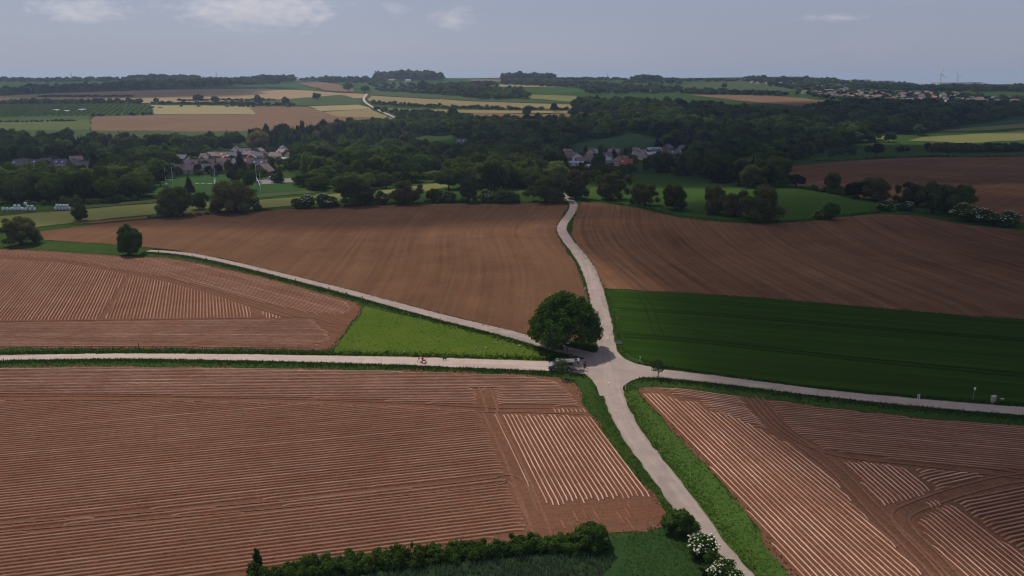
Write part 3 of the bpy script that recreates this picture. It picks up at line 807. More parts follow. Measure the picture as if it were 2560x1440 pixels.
def foliage(lobes, leaf, cover=1.5, seed=1, core=0.78, spread=0.75, up=0.35, droop=0.0, long=1.0, zmin=None):
    """leaf clumps over a set of ellipsoid lobes -> vertices, quads, triangles"""
    g = np.random.default_rng(seed)
    L = np.asarray(lobes, float)
    C, Rr = L[:, :3], L[:, 3:6]
    Ps, Ds = [], []
    for i in range(len(L)):
        r = Rr[i]; area = 4 * math.pi * (np.prod(r) ** (2 / 3))
        n = max(8, int(cover * area / leaf ** 2))
        d = g.normal(size=(n, 3)); d /= np.linalg.norm(d, axis=1)[:, None]
        p = C[i] + d * r * g.uniform(0.80, 1.10, (n, 1))
        ok = np.ones(n, bool)
        for j in range(len(L)):
            if j != i: ok &= (((p - C[j]) / Rr[j]) ** 2).sum(1) > 0.62
        if zmin is not None: ok &= p[:, 2] > zmin
        Ps.append(p[ok]); Ds.append(d[ok])
    p = np.concatenate(Ps); d = np.concatenate(Ds)
    nn = d + spread * g.normal(size=d.shape) + np.array([0, 0, up])
    nn /= np.linalg.norm(nn, axis=1)[:, None]
    t = np.cross(nn, g.normal(size=nn.shape)); t /= np.linalg.norm(t, axis=1)[:, None]
    if droop:
        t = t * (1 - droop) + np.array([0, 0, -1.0]) * droop; t /= np.linalg.norm(t, axis=1)[:, None]
    b = np.cross(nn, t)
    a1 = (leaf * 0.5 * long * g.uniform(0.6, 1.35, len(p)))[:, None]
    a2 = (leaf * 0.5 / long * g.uniform(0.6, 1.35, len(p)))[:, None]
    V = np.stack([p - t * a1, p - b * a2 * .9, p + t * a1, p + b * a2], 1).reshape(-1, 3)
    Q = np.arange(len(V)).reshape(-1, 4)
    T = []
    if core:
        vb = len(V); VV = [V]
        for i in range(len(L)):
            w = ICO_V * (1 + 0.12 * g.normal(size=(len(ICO_V), 1)))
            VV.append(C[i] + w * Rr[i] * core); T.append(ICO_F + vb); vb += len(ICO_V)
        V = np.concatenate(VV); T = np.concatenate(T)
    return V, Q, T

def fol_mesh(name, V, Q, T, mat):
    """crown mesh; every leaf clump carries its own tone"""
    g = np.random.default_rng(len(V))
    a = np.full(len(V), 0.35, np.float32); a[:len(Q) * 4] = np.repeat(g.beta(1.6, 1.6, len(Q)), 4)
    return mesh_from(name, V, quads=Q, tris=T, mat=mat, attrs={"tone": ("FLOAT", a)})

def round_lobes(seed, n, z0=0.22, wide=1.0, fill=0.30, flat=1.0, top=1.0, rough=0.34):
    """lobes inside an egg-shaped crown of width 1 and height 1"""
    g = np.random.default_rng(seed)
    zc, rz = (z0 + 1) / 2, (1 - z0) / 2
    fw = g.normal(size=(5, 3)) * 2.2; ph = g.uniform(0, 6.28, 5)
    out = [(0, 0, zc, 0.30, 0.30, rz * 0.72)]
    k = 0
    while len(out) < n and k < 4000:
        k += 1
        d = g.normal(size=3); d /= np.linalg.norm(d)
        if d[2] < -0.75: continue
        r = fill * g.uniform(0.62, 1.1) * 0.5
        k_ = 1 + rough * float(np.sin(fw @ d + ph).sum()) / 2.2
        q = np.array([d[0] * (0.5 - r) * wide, d[1] * (0.5 - r) * wide, zc + d[2] * (rz - r * flat) * (top if d[2] > 0 else 1)])
        q[:2] *= k_; q[2] = zc + (q[2] - zc) * (k_ if d[2] > 0 else 1)
        if min(math.dist(q, o[:3]) for o in out[1:]) > 0.6 * r if len(out) > 1 else True:
            out.append((*q, r, r, r * flat))
    return out

def bark_mesh(name, h, r, limbs, seed, mat):
    g = random.Random(seed); mb = MB()
    pts = [(0, 0, -0.02), (0.004, 0.003, h * 0.35), (0.008, -0.004, h * 0.7), (0.0, 0.0, h)]
    mb.tube(pts, [r * 1.35, r, r * 0.85, r * 0.6], 7)
    for i in range(limbs):
        a = 2 * math.pi * (i + g.random() * .6) / limbs
        z = h * g.uniform(0.45, 0.85); l = g.uniform(0.16, 0.28)
        mb.tube([(0, 0, z), (math.cos(a) * l * .5, math.sin(a) * l * .5, z + l * .55), (math.cos(a) * l, math.sin(a) * l, z + l * 1.2)], [r * .55, r * .38, r * .15], 5)
    return mb.mesh(name, mat, smooth=True)

M_BARK = plain("bark", (0.055, 0.042, 0.032), 0.95, 0.1, var=0.35, scale=9)
L_OAK = leaf_mat("oak_leaves", (0.036, 0.068, 0.017), (0.062, 0.104, 0.024), tint=(0.13, 0.15, 0.045), tintamt=0.5, vary=0.6)
L_DARK = leaf_mat("dark_leaves", (0.022, 0.042, 0.014), (0.040, 0.068, 0.020), tint=(0.10, 0.12, 0.035), tintamt=0.5, vary=0.6)
L_WIL = leaf_mat("willow_leaves", (0.058, 0.078, 0.030), (0.094, 0.116, 0.044), trans=0.35, tint=(0.12, 0.10, 0.045), tintamt=0.5)
L_FRESH = leaf_mat("fresh_leaves", (0.055, 0.085, 0.016), (0.085, 0.125, 0.022), tint=(0.12, 0.13, 0.03))
L_CON = leaf_mat("spruce_needles", (0.022, 0.034, 0.019), (0.038, 0.050, 0.026), trans=0.08, tint=(0.045, 0.03, 0.022), tintamt=0.5)
L_PALE = leaf_mat("pale_leaves", (0.17, 0.155, 0.065), (0.25, 0.22, 0.10), tint=(0.20, 0.16, 0.08), trans=0.25)
L_HEDGE = leaf_mat("hedge_leaves", (0.034, 0.072, 0.015), (0.066, 0.115, 0.024), tint=(0.09, 0.12, 0.03), vary=0.2)
L_HERO = leaf_mat("maple_leaves", (0.034, 0.076, 0.014), (0.058, 0.112, 0.022), trans=0.28, vary=0.0, tintamt=0.0)
M_BLOSSOM = plain("elder_blossom", (0.60, 0.58, 0.42), 0.8, 0.2, var=0.1)

PROTO = {}
def proto(kind, variants, leafmat, trunk):
    out = []
    for i, (V, Q, T) in enumerate(variants):
        crown = fol_mesh("crown_" + kind, V, Q, T, leafmat)
        out.append((crown, bark_mesh("trunk_" + kind, *trunk, i + 3, M_BARK) if trunk else None))
    PROTO[kind] = out

def scale_w(lb, s):     # thin or widen the lobes of a crown sideways
    return [(x * s, y * s, z, a * s, b * s, c) for x, y, z, a, b, c in lb]

proto("oak", [foliage(round_lobes(s, 22, 0.16, fill=0.40), 0.055, 1.5, s, spread=0.6) for s in (1, 2, 3, 4, 5, 6)], L_OAK, (0.42, 0.030, 5))
proto("dark", [foliage(round_lobes(s, 24, 0.12, fill=0.36), 0.050, 1.5, s, spread=0.6) for s in (11, 12, 13, 14, 15, 16)], L_DARK, (0.4, 0.032, 5))
proto("willow", [foliage(round_lobes(s, 34, -0.08, fill=0.30), 0.046, 1.4, s, spread=0.9, droop=0.35, long=1.6, core=0.72) for s in (21, 22, 23, 24)], L_WIL, (0.34, 0.045, 6))
proto("pollard", [foliage(round_lobes(s, 44, -0.04, fill=0.28), 0.036, 1.7, s, spread=0.7, long=1.35, zmin=0.0) for s in (31,)], L_HEDGE, (0.34, 0.055, 6))
proto("fresh", [foliage(round_lobes(s, 20, 0.14, fill=0.42), 0.055, 1.5, s) for s in (41, 42)], L_FRESH, (0.4, 0.03, 5))
proto("pale", [foliage(round_lobes(s, 26, 0.10, fill=0.36), 0.055, 1.3, s, spread=0.9) for s in (45, 46)], L_PALE, (0.4, 0.03, 5))
proto("tall", [foliage(scale_w(round_lobes(s, 24, 0.10, fill=0.34, flat=1.2), 1.0), 0.052, 1.5, s) for s in (51, 52)], L_OAK, (0.4, 0.03, 5))
def cone_lobes(seed, n=9):
    g = random.Random(seed); out = []
    for i in range(n):
        t = i / (n - 1); r = 0.5 * (1 - t) ** 0.85 + 0.03
        for k in range(max(1, int(6 * (1 - t)) + 1)):
            a = 2 * math.pi * (k + g.random() * .5) / (int(6 * (1 - t)) + 1)
            out.append((math.cos(a) * r * .5, math.sin(a) * r * .5, 0.10 + 0.86 * t, r * .55, r * .55, 0.085))
    return out
proto("conifer", [foliage(cone_lobes(s), 0.055, 1.3, s, core=0.7, droop=0.4, up=0.0) for s in (61, 62)], L_CON, (0.9, 0.022, 0))
proto("bush", [foliage(round_lobes(s, 18, -0.05, fill=0.44), 0.060, 1.6, s, zmin=0.0) for s in (71, 72, 73)], L_HEDGE, (0.3, 0.03, 4))

def blossoms(V, Q, T, seed, n, size):
    """flat white flower heads sitting on the upper outside of a shrub"""
    g = np.random.default_rng(seed)
    c = V[Q].mean(1); c = c[c[:, 2] > 0.38]
    r = np.hypot(c[:, 0], c[:, 1]) + 0.8 * c[:, 2]
    p = np.exp((r - r.max()) * 5); p /= p.sum()
    c = c[g.choice(len(c), n, replace=True, p=p)] * 1.04
    VV, F = [], []
    for q in c:
        s = size * g.uniform(0.5, 1.25); k = 6; b = len(VV)
        o = np.array([q[0] * .5, q[1] * .5, 0.6]); o /= np.linalg.norm(o)
        o = o + g.normal(0, .25, 3); o /= np.linalg.norm(o)
        t = np.cross(o, [1, .1, 0]); t /= np.linalg.norm(t); w = np.cross(o, t)
        VV.append(q + o * s * .45)
        for i in range(k):
            a = 2 * math.pi * i / k; e = s * g.uniform(.7, 1.2)
            VV.append(q + (t * math.cos(a) + w * math.sin(a)) * e)
        VV.append(q - o * s * .25)
        for i in range(k):
            F.append((b, b + 1 + i, b + 1 + (i + 1) % k)); F.append((b + k + 1, b + 1 + (i + 1) % k, b + 1 + i))
    return np.array(VV), np.array(F)

ELDER = []
for s in (81, 82, 83):
    fol = foliage(round_lobes(s, 18, -0.05, fill=0.46), 0.065, 1.5, s, zmin=0.0)
    bv, bf = blossoms(*fol, s, 110, 0.035)
    ELDER.append((fol_mesh("crown_elder", *fol, L_HEDGE), mesh_from("blossom", bv, tris=bf, mat=M_BLOSSOM)))

def tree(name, kind, base, w, h, label, cat="tree", group=None, rot=None, depth=None, seed=0):
    """a tree or shrub of width w and height h metres standing at base"""
    g = random.Random(hash((round(base[0], 2), round(base[1], 2), seed)) & 0xffff)
    e = empty(name, (base[0], base[1], base[2] - 0.05), g.uniform(0, 6.28) if rot is None else rot, (w * g.uniform(.9, 1.1), depth or w * g.uniform(.85, 1.15), h))
    if kind == "elder":
        c, b = g.choice(ELDER)
        obj("crown", c, e); obj("blossom", b, e)
    else:
        c, t = g.choice(PROTO[kind])
        obj("crown", c, e)
        if t: obj("trunk", t, e)
    tag(e, label, cat, group)
    return e

def ptree(name, kind, px, py, wpx, hpx, label, cat="tree", group=None, **k):
    b = gp(px, py); m = float(mpp(b.x, b.y))
    return tree(name, kind, b, wpx * m * 1.04, hpx * m * 1.03, label, cat, group, **k)

WT = [  # hand-placed trees and shrubs seen one by one along the field edges
    ("willow_tree", "willow", 55, 612, 88, 66, "bushy dark willow at the left edge above the potato field"),
    ("shrub", "willow", 200, 551, 37, 38, "small lone round willow bush in front of the white bales"),
    ("pollard_willow", "pollard", 323, 637, 62, 70, "round green pollard willow at the bend of the fenced lane"),
    ("willow_tree", "willow", 430, 541, 92, 82, "spreading olive willow left of the rugby pitch posts"),
    ("shrub", "bush", 500, 524, 46, 46, "dark rounded shrub between the two big left willows"),
    ("shrub", "bush", 545, 531, 40, 30, "low leafy shrub under the left side of the largest willow"),
    ("willow_tree", "willow", 590, 531, 112, 86, "largest olive willow, in front of the rugby pitch"),
    ("elder_shrub", "elder", 641, 528, 24, 38, "narrow white flowering elder at the right side of the largest willow"),
    ("elder_shrub", "elder", 760, 520, 62, 29, "low white flowering elder, first one right of the largest willow"),
    ("elder_shrub", "elder", 817, 519, 55, 32, "white flowering elder leaning on the left of a dark willow"),
    ("willow_tree", "willow", 890, 514, 100, 68, "broad dark willow at the top edge of the smooth brown field"),
    ("elder_shrub", "elder", 957, 511, 36, 32, "small flowering elder between two dark willows"),
    ("willow_tree", "willow", 1012, 510, 84, 54, "low spreading willow left of the yellow meadow gap"),
    ("shrub", "bush", 1085, 506, 32, 37, "small upright green shrub standing alone on the field edge"),
    ("elder_shrub", "elder", 1122, 505, 42, 26, "flowering elder hedge piece right of the upright shrub"),
    ("willow_tree", "dark", 1172, 506, 58, 58, "dark narrow tree in the middle of the field edge hedge"),
    ("elder_shrub", "elder", 1215, 506, 38, 28, "flowering elder right of the dark narrow tree"),
    ("shrub", "bush", 1268, 507, 64, 36, "wide low dark bush on the field edge left of the lane"),
    ("willow_tree", "fresh", 1160, 470, 66, 62, "bright yellow green tree behind the field edge hedge"),
    ("oak_tree", "oak", 1122, 474, 62, 48, "spreading dark oak with a visible trunk beside the yellow meadow"),
    ("willow_tree", "willow", 1365, 505, 90, 74, "large grey green willow left of the lane where it leaves the field"),
    ("willow_tree", "willow", 1440, 497, 74, 68, "brownish willow just right of the lane"),
    ("willow_tree", "willow", 1527, 499, 82, 70, "brownish double crowned willow, second right of the lane"),
    ("willow_tree", "willow", 1612, 514, 64, 58, "brownish willow behind the small white elder"),
    ("willow_tree", "willow", 1690, 525, 66, 69, "upright brownish willow in the right pasture"),
    ("elder_shrub", "elder", 1580, 510, 20, 20, "tiny white flowering elder on the pasture edge"),
    ("willow_tree", "willow", 1785, 535, 66, 66, "left willow of the clump of three in the right pasture"),
    ("willow_tree", "willow", 1838, 541, 62, 62, "middle willow of the clump of three in the right pasture"),
    ("willow_tree", "willow", 1906, 555, 92, 86, "largest right willow of the clump of three in the pasture"),
    ("shrub", "bush", 2073, 548, 44, 42, "dark shrub on the lower edge of the right pasture"),
    ("elder_shrub", "elder", 2046, 549, 26, 20, "low elder with white flowers beside the dark pasture shrub"),
    ("willow_tree", "willow", 2085, 482, 44, 56, "slim lone willow against the reddish brown hill field"),
    ("shrub", "dark", 2140, 497, 52, 42, "dark shrub right of the slim lone willow"),
    ("willow_tree", "willow", 2190, 502, 78, 64, "rounded olive willow in the hedge of the hill field"),
    ("willow_tree", "willow", 2278, 515, 70, 58, "olive tree at the left of the very dark pair"),
    ("oak_tree", "dark", 2330, 532, 84, 74, "left one of the very dark pair of trees at the right"),
    ("oak_tree", "dark", 2388, 537, 76, 78, "right one of the very dark pair of trees at the right"),
    ("elder_shrub", "elder", 2212, 527, 46, 22, "low flowering elder hedge left of the very dark pair of trees"),
    ("elder_shrub", "elder", 2262, 526, 44, 20, "low flowering elder in front of the olive tree"),
    ("elder_shrub", "elder", 2412, 552, 70, 38, "first flowering elder right of the very dark pair of trees"),
    ("elder_shrub", "elder", 2466, 560, 56, 34, "middle flowering elder of the three at the far right hedge end"),
    ("elder_shrub", "elder", 2515, 566, 54, 34, "last flowering elder at the right end of the hedge"),
    ("shrub", "dark", 1990, 467, 50, 34, "dark shrub at the corner of the hill field"),
    ("oak_tree", "dark", 1925, 466, 80, 74, "tall dark tree at the left corner of the hill field"),
    ("fresh_shrub", "fresh", 1962, 468, 30, 24, "light green shrub at the corner of the hill field"),
    ("oak_tree", "dark", 345, 490, 76, 62, "dark spreading tree at the left end of the rugby pitch"),
    ("spruce_tree", "conifer", 474, 480, 26, 42, "dark pointed spruce poking up behind the left willow"),
    ("oak_tree", "dark", 622, 475, 34, 48, "dark slim tree at the right end of the rugby pitch"),
    ("spruce_tree", "conifer", 602, 440, 34, 62, "tall dark spruce among the village roofs"),
    ("spruce_tree", "conifer", 240, 442, 36, 66, "tall dark spruce right of the yellow roof"),
    ("oak_tree", "tall", 575, 436, 22, 34, "narrow tree beside the tall village spruce"),
    ("oak_tree", "dark", 497, 434, 22, 24, "small round dark tree before the long row of roofs, left one"),
    ("oak_tree", "dark", 520, 434, 20, 20, "small round dark tree before the long row of roofs, middle one"),
    ("oak_tree", "dark", 545, 434, 24, 26, "small round dark tree before the long row of roofs, right one"),
    ("oak_tree", "pale", 650, 380, 72, 56, "pale blossoming tree above the village, sunlit"),
    ("oak_tree", "pale", 790, 378, 24, 50, "narrow pale tree inside the dark conifer wood"),
    ("oak_tree", "pale", 1018, 375, 36, 46, "cream and yellow tree standing in the central wood"),
    ("oak_tree", "fresh", 885, 335, 40, 34, "light green tree on the upper edge of the central wood"),
    ("cypress_tree", "conifer", 1463, 390, 12, 30, "slim dark cypress behind the white gabled house"),
    ("cypress_tree", "conifer", 1500, 392, 14, 28, "slim dark cypress, second from the white gabled house"),
    ("cypress_tree", "conifer", 1534, 394, 15, 26, "slim dark cypress, third from the white gabled house"),
    ("cypress_tree", "conifer", 1563, 395, 18, 28, "slim dark cypress, fourth from the white gabled house"),
    ("oak_tree", "dark", 1500, 432, 44, 46, "dark rounded tree left of the red roofed house"),
    ("oak_tree", "dark", 1640, 432, 52, 52, "dark rounded tree right of the red roofed house"),
    ("oak_tree", "dark", 1565, 453, 32, 30, "small dark tree on the pasture below the red roofed house"),
    ("shrub", "dark", 1330, 470, 60, 54, "dark mass of tree behind the grey green willow"),
    ("oak_tree", "dark", 170, 352, 30, 32, "round dark tree alone on the far left pasture slope"),
    ("oak_tree", "dark", 32, 347, 22, 26, "spreading dark tree at the far left pasture edge"),
    ("oak_tree", "oak", 392, 258, 14, 13, "small round tree on the tan ridge field, leftmost"),
    ("oak_tree", "oak", 497, 258, 26, 22, "rough topped tree on the tan ridge field hedge"),
    ("oak_tree", "oak", 541, 260, 18, 18, "small tree next to the rough topped hedge tree"),
    ("oak_tree", "oak", 646, 262, 22, 24, "tall round tree at the lower edge of the tan ridge field"),
    ("oak_tree", "oak", 714, 265, 20, 22, "light round tree left of the pale straw field corner"),
    ("oak_tree", "oak", 791, 250, 20, 17, "dark round tree on the right part of the tan ridge field"),
    ("oak_tree", "oak", 913, 232, 20, 17, "round tree at the top of the hill lane"),
    ("oak_tree", "oak", 872, 230, 24, 26, "dark tree left of the top of the hill lane"),
    ("oak_tree", "dark", 1320, 292, 24, 28, "dark tree standing on the mauve brown field, left one"),
    ("oak_tree", "dark", 1387, 280, 18, 22, "dark tree on the hillside hedge right of the left field tree"),
    ("oak_tree", "dark", 1434, 293, 22, 24, "dark tree on the mauve brown field next to the wood"),
    ("oak_tree", "oak", 1055, 228, 22, 26, "tall tree on the hedge below the ridge farms"),
    ("oak_tree", "oak", 1028, 230, 16, 16, "round tree left of the tall hedge tree below the farms"),
    ("oak_tree", "oak", 935, 218, 14, 11, "small round tree in the blue green field"),
    ("oak_tree", "oak", 1180, 244, 14, 12, "lone round bush on the olive crest"),
    ("oak_tree", "fresh", 1130, 305, 26, 36, "light green tree in front of the mauve brown field"),
    ("oak_tree", "oak", 1810, 222, 14, 14, "lone tree on the green hill below the hillside town"),
    ("oak_tree", "dark", 2090, 276, 40, 20, "dark flat topped tree clump at the end of the reddish field"),
    ("oak_tree", "dark", 2172, 355, 40, 26, "dark tree left of the small sunlit meadow"),
    ("oak_tree", "dark", 2222, 356, 30, 28, "dark tree right of the small sunlit meadow"),
    ("oak_tree", "dark", 2190, 390, 30, 32, "dark tree on the meadow above the hill field"),
]
for a in WT:
    ptree(a[0], a[1], a[2], a[3], a[4], a[5], a[6], "shrub" if "shrub" in a[0] else "tree")

# ------------------------------------------------------------------ the big tree at the crossroads
b = gp(1403, 874)
mm = float(mpp(b.x, b.y))
Wt, Ht = 183 * mm, 146 * mm
def hero_lobes():
    g = np.random.default_rng(5); out = [(0, 0, Ht * .5, Wt * .30, Wt * .30, Ht * .28)]
    for k in range(4000):
        if len(out) > 104: break
        z = g.uniform(0.27, 1.0)
        prof = np.interp(z, [0.24, 0.30, 0.42, 0.60, 0.78, 0.90, 1.0], [0.72, 0.97, 1.0, 0.90, 0.70, 0.50, 0.20])
        a = g.uniform(0, 6.283); r = g.uniform(0.05, 0.12) * Wt
        rad = max(0, prof * Wt / 2 * (1 + 0.06 * math.sin(3 * a + 1) + g.normal(0, .025)) - r * 0.8)
        q = (math.cos(a) * rad + 0.7, math.sin(a) * rad, max(z * Ht - r * .5, Ht * .26))
        if all(math.dist(q, o[:3]) > 0.75 * r for o in out[1:]): out.append((*q, r, r, r * 0.85))
    return out
big = empty("maple_tree", (b.x, b.y, b.z))
V, Q, T = foliage(hero_lobes(), 0.50, 1.5, 9, core=0.58, spread=0.9, up=0.6)
obj("crown", fol_mesh("maple_crown", V, Q, T, L_HERO), big)
mb = MB()
mb.tube([(0, 0, -.2), (0, 0, .3), (.04, 0, 1.4), (.02, .05, 3.2), (0, 0, 5.2)], [.62, .45, .40, .36, .22], 10)
for i in range(7):
    a = i * .9 + .3; l = 2.6 + (i % 3)
    mb.tube([(0, 0, 2.3 + .25 * i), (math.cos(a) * l * .5, math.sin(a) * l * .5, 3.6 + .4 * i), (math.cos(a) * l, math.sin(a) * l, 4.6 + .6 * i)], [.2, .14, .05], 6)
mb.build("trunk", M_BARK, big, smooth=True)
tag(big, "large round green tree with a dark trunk at the crossroads", "tree")

def young(px, py, wpx, hpx, seed, label, lf, bare=0.28):
    b = gp(px, py); m = float(mpp(b.x, b.y)); w, h = wpx * m, hpx * m
    e = empty("young_tree", b)
    lb = [(x * w, y * w, z * h, a * w, bb * w, c * h) for x, y, z, a, bb, c in round_lobes(seed, 16, bare, fill=0.42)]
    V, Q, T = foliage(lb, 0.24, 0.9, seed, core=0.0, spread=1.0)
    obj("crown", fol_mesh("young_crown", V, Q, T, lf), e)
    mb = MB().tube([(0, 0, -.1), (.03, .02, h * .3), (0, 0, h * .75)], [.09, .07, .03], 7)
    for k in range(4): mb.tube([(0, 0, h * .35), (math.cos(k * 1.6) * w * .2, math.sin(k * 1.6) * w * .2, h * .6)], [.035, .015], 5)
    mb.build("trunk", M_BARK, e, smooth=True)
    tag(e, label, "tree")
young(1403, 946, 38, 54, 91, "young tree standing in front of the silver van", L_HERO)
young(1645, 944, 36, 48, 92, "small dark young tree on the verge right of the crossroads", L_DARK)

# ------------------------------------------------------------------ hedge and shrubs at the bottom edge
def near_shrub(name, px, py, w, h, label, n=26, leaf=0.26, seed=1, flowers=0, lf=None, parent=None, fsize=0.16):
    b = gp(px, py)
    lb = [(x * w, y * w, z * h, a * w, bb * w, c * h) for x, y, z, a, bb, c in round_lobes(seed, n, -0.12, fill=0.40)]
    V, Q, T = foliage(lb, leaf, 1.7, seed, core=0.78, spread=0.75, zmin=0.0, up=0.5)
    me = fol_mesh(name + "_leaves", V, Q, T, lf or L_HEDGE)
    if parent is not None:
        gg = np.random.default_rng(seed)
        lb = []
        for k in range(n * 2):
            r = gg.uniform(.28, .62); lb.append((gg.uniform(-.5, .5) * w, gg.uniform(-.34, .34) * w, gg.uniform(.1, 1) * h * (1 + .10 * math.sin(k)) - r * .5, r, r, r * 1.15))
        V, Q, T = foliage(lb, .24, 1.5, seed, core=0.7, spread=1.0, zmin=0.0, up=0.6)
        me = fol_mesh("hedge_leaves", V, Q, T, L_HEDGE)
        o = obj("shrub", me, parent); o.location = b - parent.location
        return o
    e = empty(name, b)
    obj("crown", me, e)
    if flowers:
        U = V.copy(); U[:, :2] /= w; U[:, 2] /= h
        bv, bf = blossoms(U, Q, T, seed, flowers, 1.0)
        cen = np.repeat(bv.reshape(-1, 8, 3).mean(1), 8, 0)
        bv = cen * np.array([w, w, h]) + (bv - cen) * fsize
        obj("blossom", mesh_from("blossom", bv, tris=bf, mat=M_BLOSSOM), e)
    mb = MB()
    for k in range(5): mb.tube([(0, 0, -.1), (math.cos(k * 1.3) * w * .12, math.sin(k * 1.3) * w * .12, h * .3), (math.cos(k * 1.3) * w * .25, math.sin(k * 1.3) * w * .25, h * .6)], [.06, .04, .02], 5)
    mb.build("stem", M_BARK, e)
    tag(e, label, "shrub")
    return e
hb = gp(1050, 1440)
hedge = empty("field_hedge", hb)
tag(hedge, "long leafy hedge along the bottom of the potato field", "hedge")
hp = [(660, 1456), (720, 1440), (790, 1434), (850, 1428), (905, 1420), (960, 1413), (1015, 1408), (1065, 1402), (1115, 1396), (1165, 1391), (1215, 1387), (1265, 1382), (1310, 1375), (1355, 1371), (1400, 1371), (1440, 1376)]
for i, (px, py) in enumerate(hp):
    near_shrub("hedge_shrub", px, py, random.Random(i).uniform(3.2, 4.0), random.Random(i + 50).uniform(1.25, 1.65), "", seed=200 + i, parent=hedge, n=18)
for i, (px, py) in enumerate([(520, 1482), (440, 1491), (340, 1504)]):
    near_shrub("hedge_shrub", px, py, 3.2, 1.1, "", seed=230 + i, parent=hedge, n=14)
near_shrub("shrub", 1487, 1368, 4.4, 3.0, "tall leafy shrub at the right end of the bottom hedge", seed=301, n=30)
near_shrub("shrub", 1700, 1330, 4.0, 3.0, "rounded dark shrub left of the lane above the white elder", seed=302, n=30)
near_shrub("elder_shrub", 1752, 1390, 3.6, 2.9, "elder covered in white flower heads beside the lane at the bottom", seed=303, n=30, flowers=150, fsize=0.16)
near_shrub("shrub", 1785, 1432, 3.2, 2.2, "dark leafy shrub between the two white elders by the lane", seed=304, n=24)
near_shrub("elder_shrub", 1818, 1468, 3.9, 3.2, "elder with small white flowers at the very bottom beside the lane", seed=305, n=30, flowers=200, fsize=0.11)
sap = near_shrub("sapling", 645, 1424, 1.3, 2.6, "tiny dark tree rising above the left part of the bottom hedge", seed=306, n=10, leaf=0.2, lf=L_DARK)

# low scrub joining the trees along the far edges of the fields
def scrub(pts_px, width, hmin, hmax, label, seed, leaf=0.7, mat=None):
    c = catmull(P(*pts_px), 1.6); g = np.random.default_rng(seed)
    o0 = Vector((c[0][0], c[0][1], float(terrain(*c[0])))); lb = []
    run = 0.5 + 0.5 * np.sin(np.arange(len(c)) / 6.0 + seed) + g.normal(0, .25, len(c))
    for i, p in enumerate(c):
        if run[i] < 0.15: continue
        q = p + g.normal(0, width * .25, 2); h = g.uniform(hmin, hmax) * np.clip(run[i], .35, 1.2); r = g.uniform(.7, 1.3) * width * .4
        lb.append((q[0] - o0.x, q[1] - o0.y, float(terrain(*q)) - o0.z + h * .4, r, r, h * .55))
    V, Q, T = foliage(lb, leaf, 1.5, seed, core=0.75, spread=0.9)
    e = empty("hedgerow", o0)
    obj("foliage", fol_mesh("hedgerow", V, Q, T, mat or L_HEDGE), e)
    tag(e, label, "hedge")
scrub([(648, 528), (730, 521), (850, 516), (960, 511)], 3.0, 1.2, 3.0, "low scrub joining the shrubs right of the largest willow", 3)
scrub([(960, 511), (1100, 507), (1220, 507), (1330, 506), (1390, 506)], 3.2, 1.4, 3.4, "low scrub along the top edge of the smooth brown field", 4)
scrub([(1500, 503), (1600, 519), (1700, 541), (1800, 552), (1900, 557), (2000, 553), (2100, 541), (2200, 532)], 1.6, 0.6, 1.6, "thin low hedge below the willow pasture", 5)
scrub([(2000, 472), (2080, 484), (2160, 498), (2240, 510), (2330, 522), (2420, 540)], 3.4, 1.5, 3.6, "scrubby hedge below the reddish hill field", 6)
scrub([(385, 545), (480, 540), (560, 534), (640, 530)], 2.6, 0.8, 2.0, "low scrub under the big left willows", 7)
scrub([(2045, 402), (2100, 401), (2200, 396), (2400, 392), (2600, 391)], 3.0, 1.2, 2.6, "dark hedge along the upper edge of the reddish hill field", 8, mat=L_DARK)
scrub([(-60, 512), (150, 513), (300, 504), (390, 497)], 4.0, 2.0, 5.0, "dark scrub at the foot of the near left wood", 9, mat=L_DARK)
# ------------------------------------------------------------------ woods
def scatter(poly_px, spacing, seed, jitter=1.0, thin=0.0):
    poly = P(*poly_px); g = np.random.default_rng(seed)
    lo, hi = poly.min(0), poly.max(0)
    xs = np.arange(lo[0], hi[0], spacing); ys = np.arange(lo[1], hi[1], spacing)
    X, Y = np.meshgrid(xs, ys)
    q = np.stack([X.ravel() + (np.round(Y.ravel() / spacing) % 2) * spacing / 2, Y.ravel()], 1) + g.uniform(-.38, .38, (X.size, 2)) * spacing * jitter
    q = q[inside(q, poly)]
    if thin: q = q[g.random(len(q)) > thin]
    return q

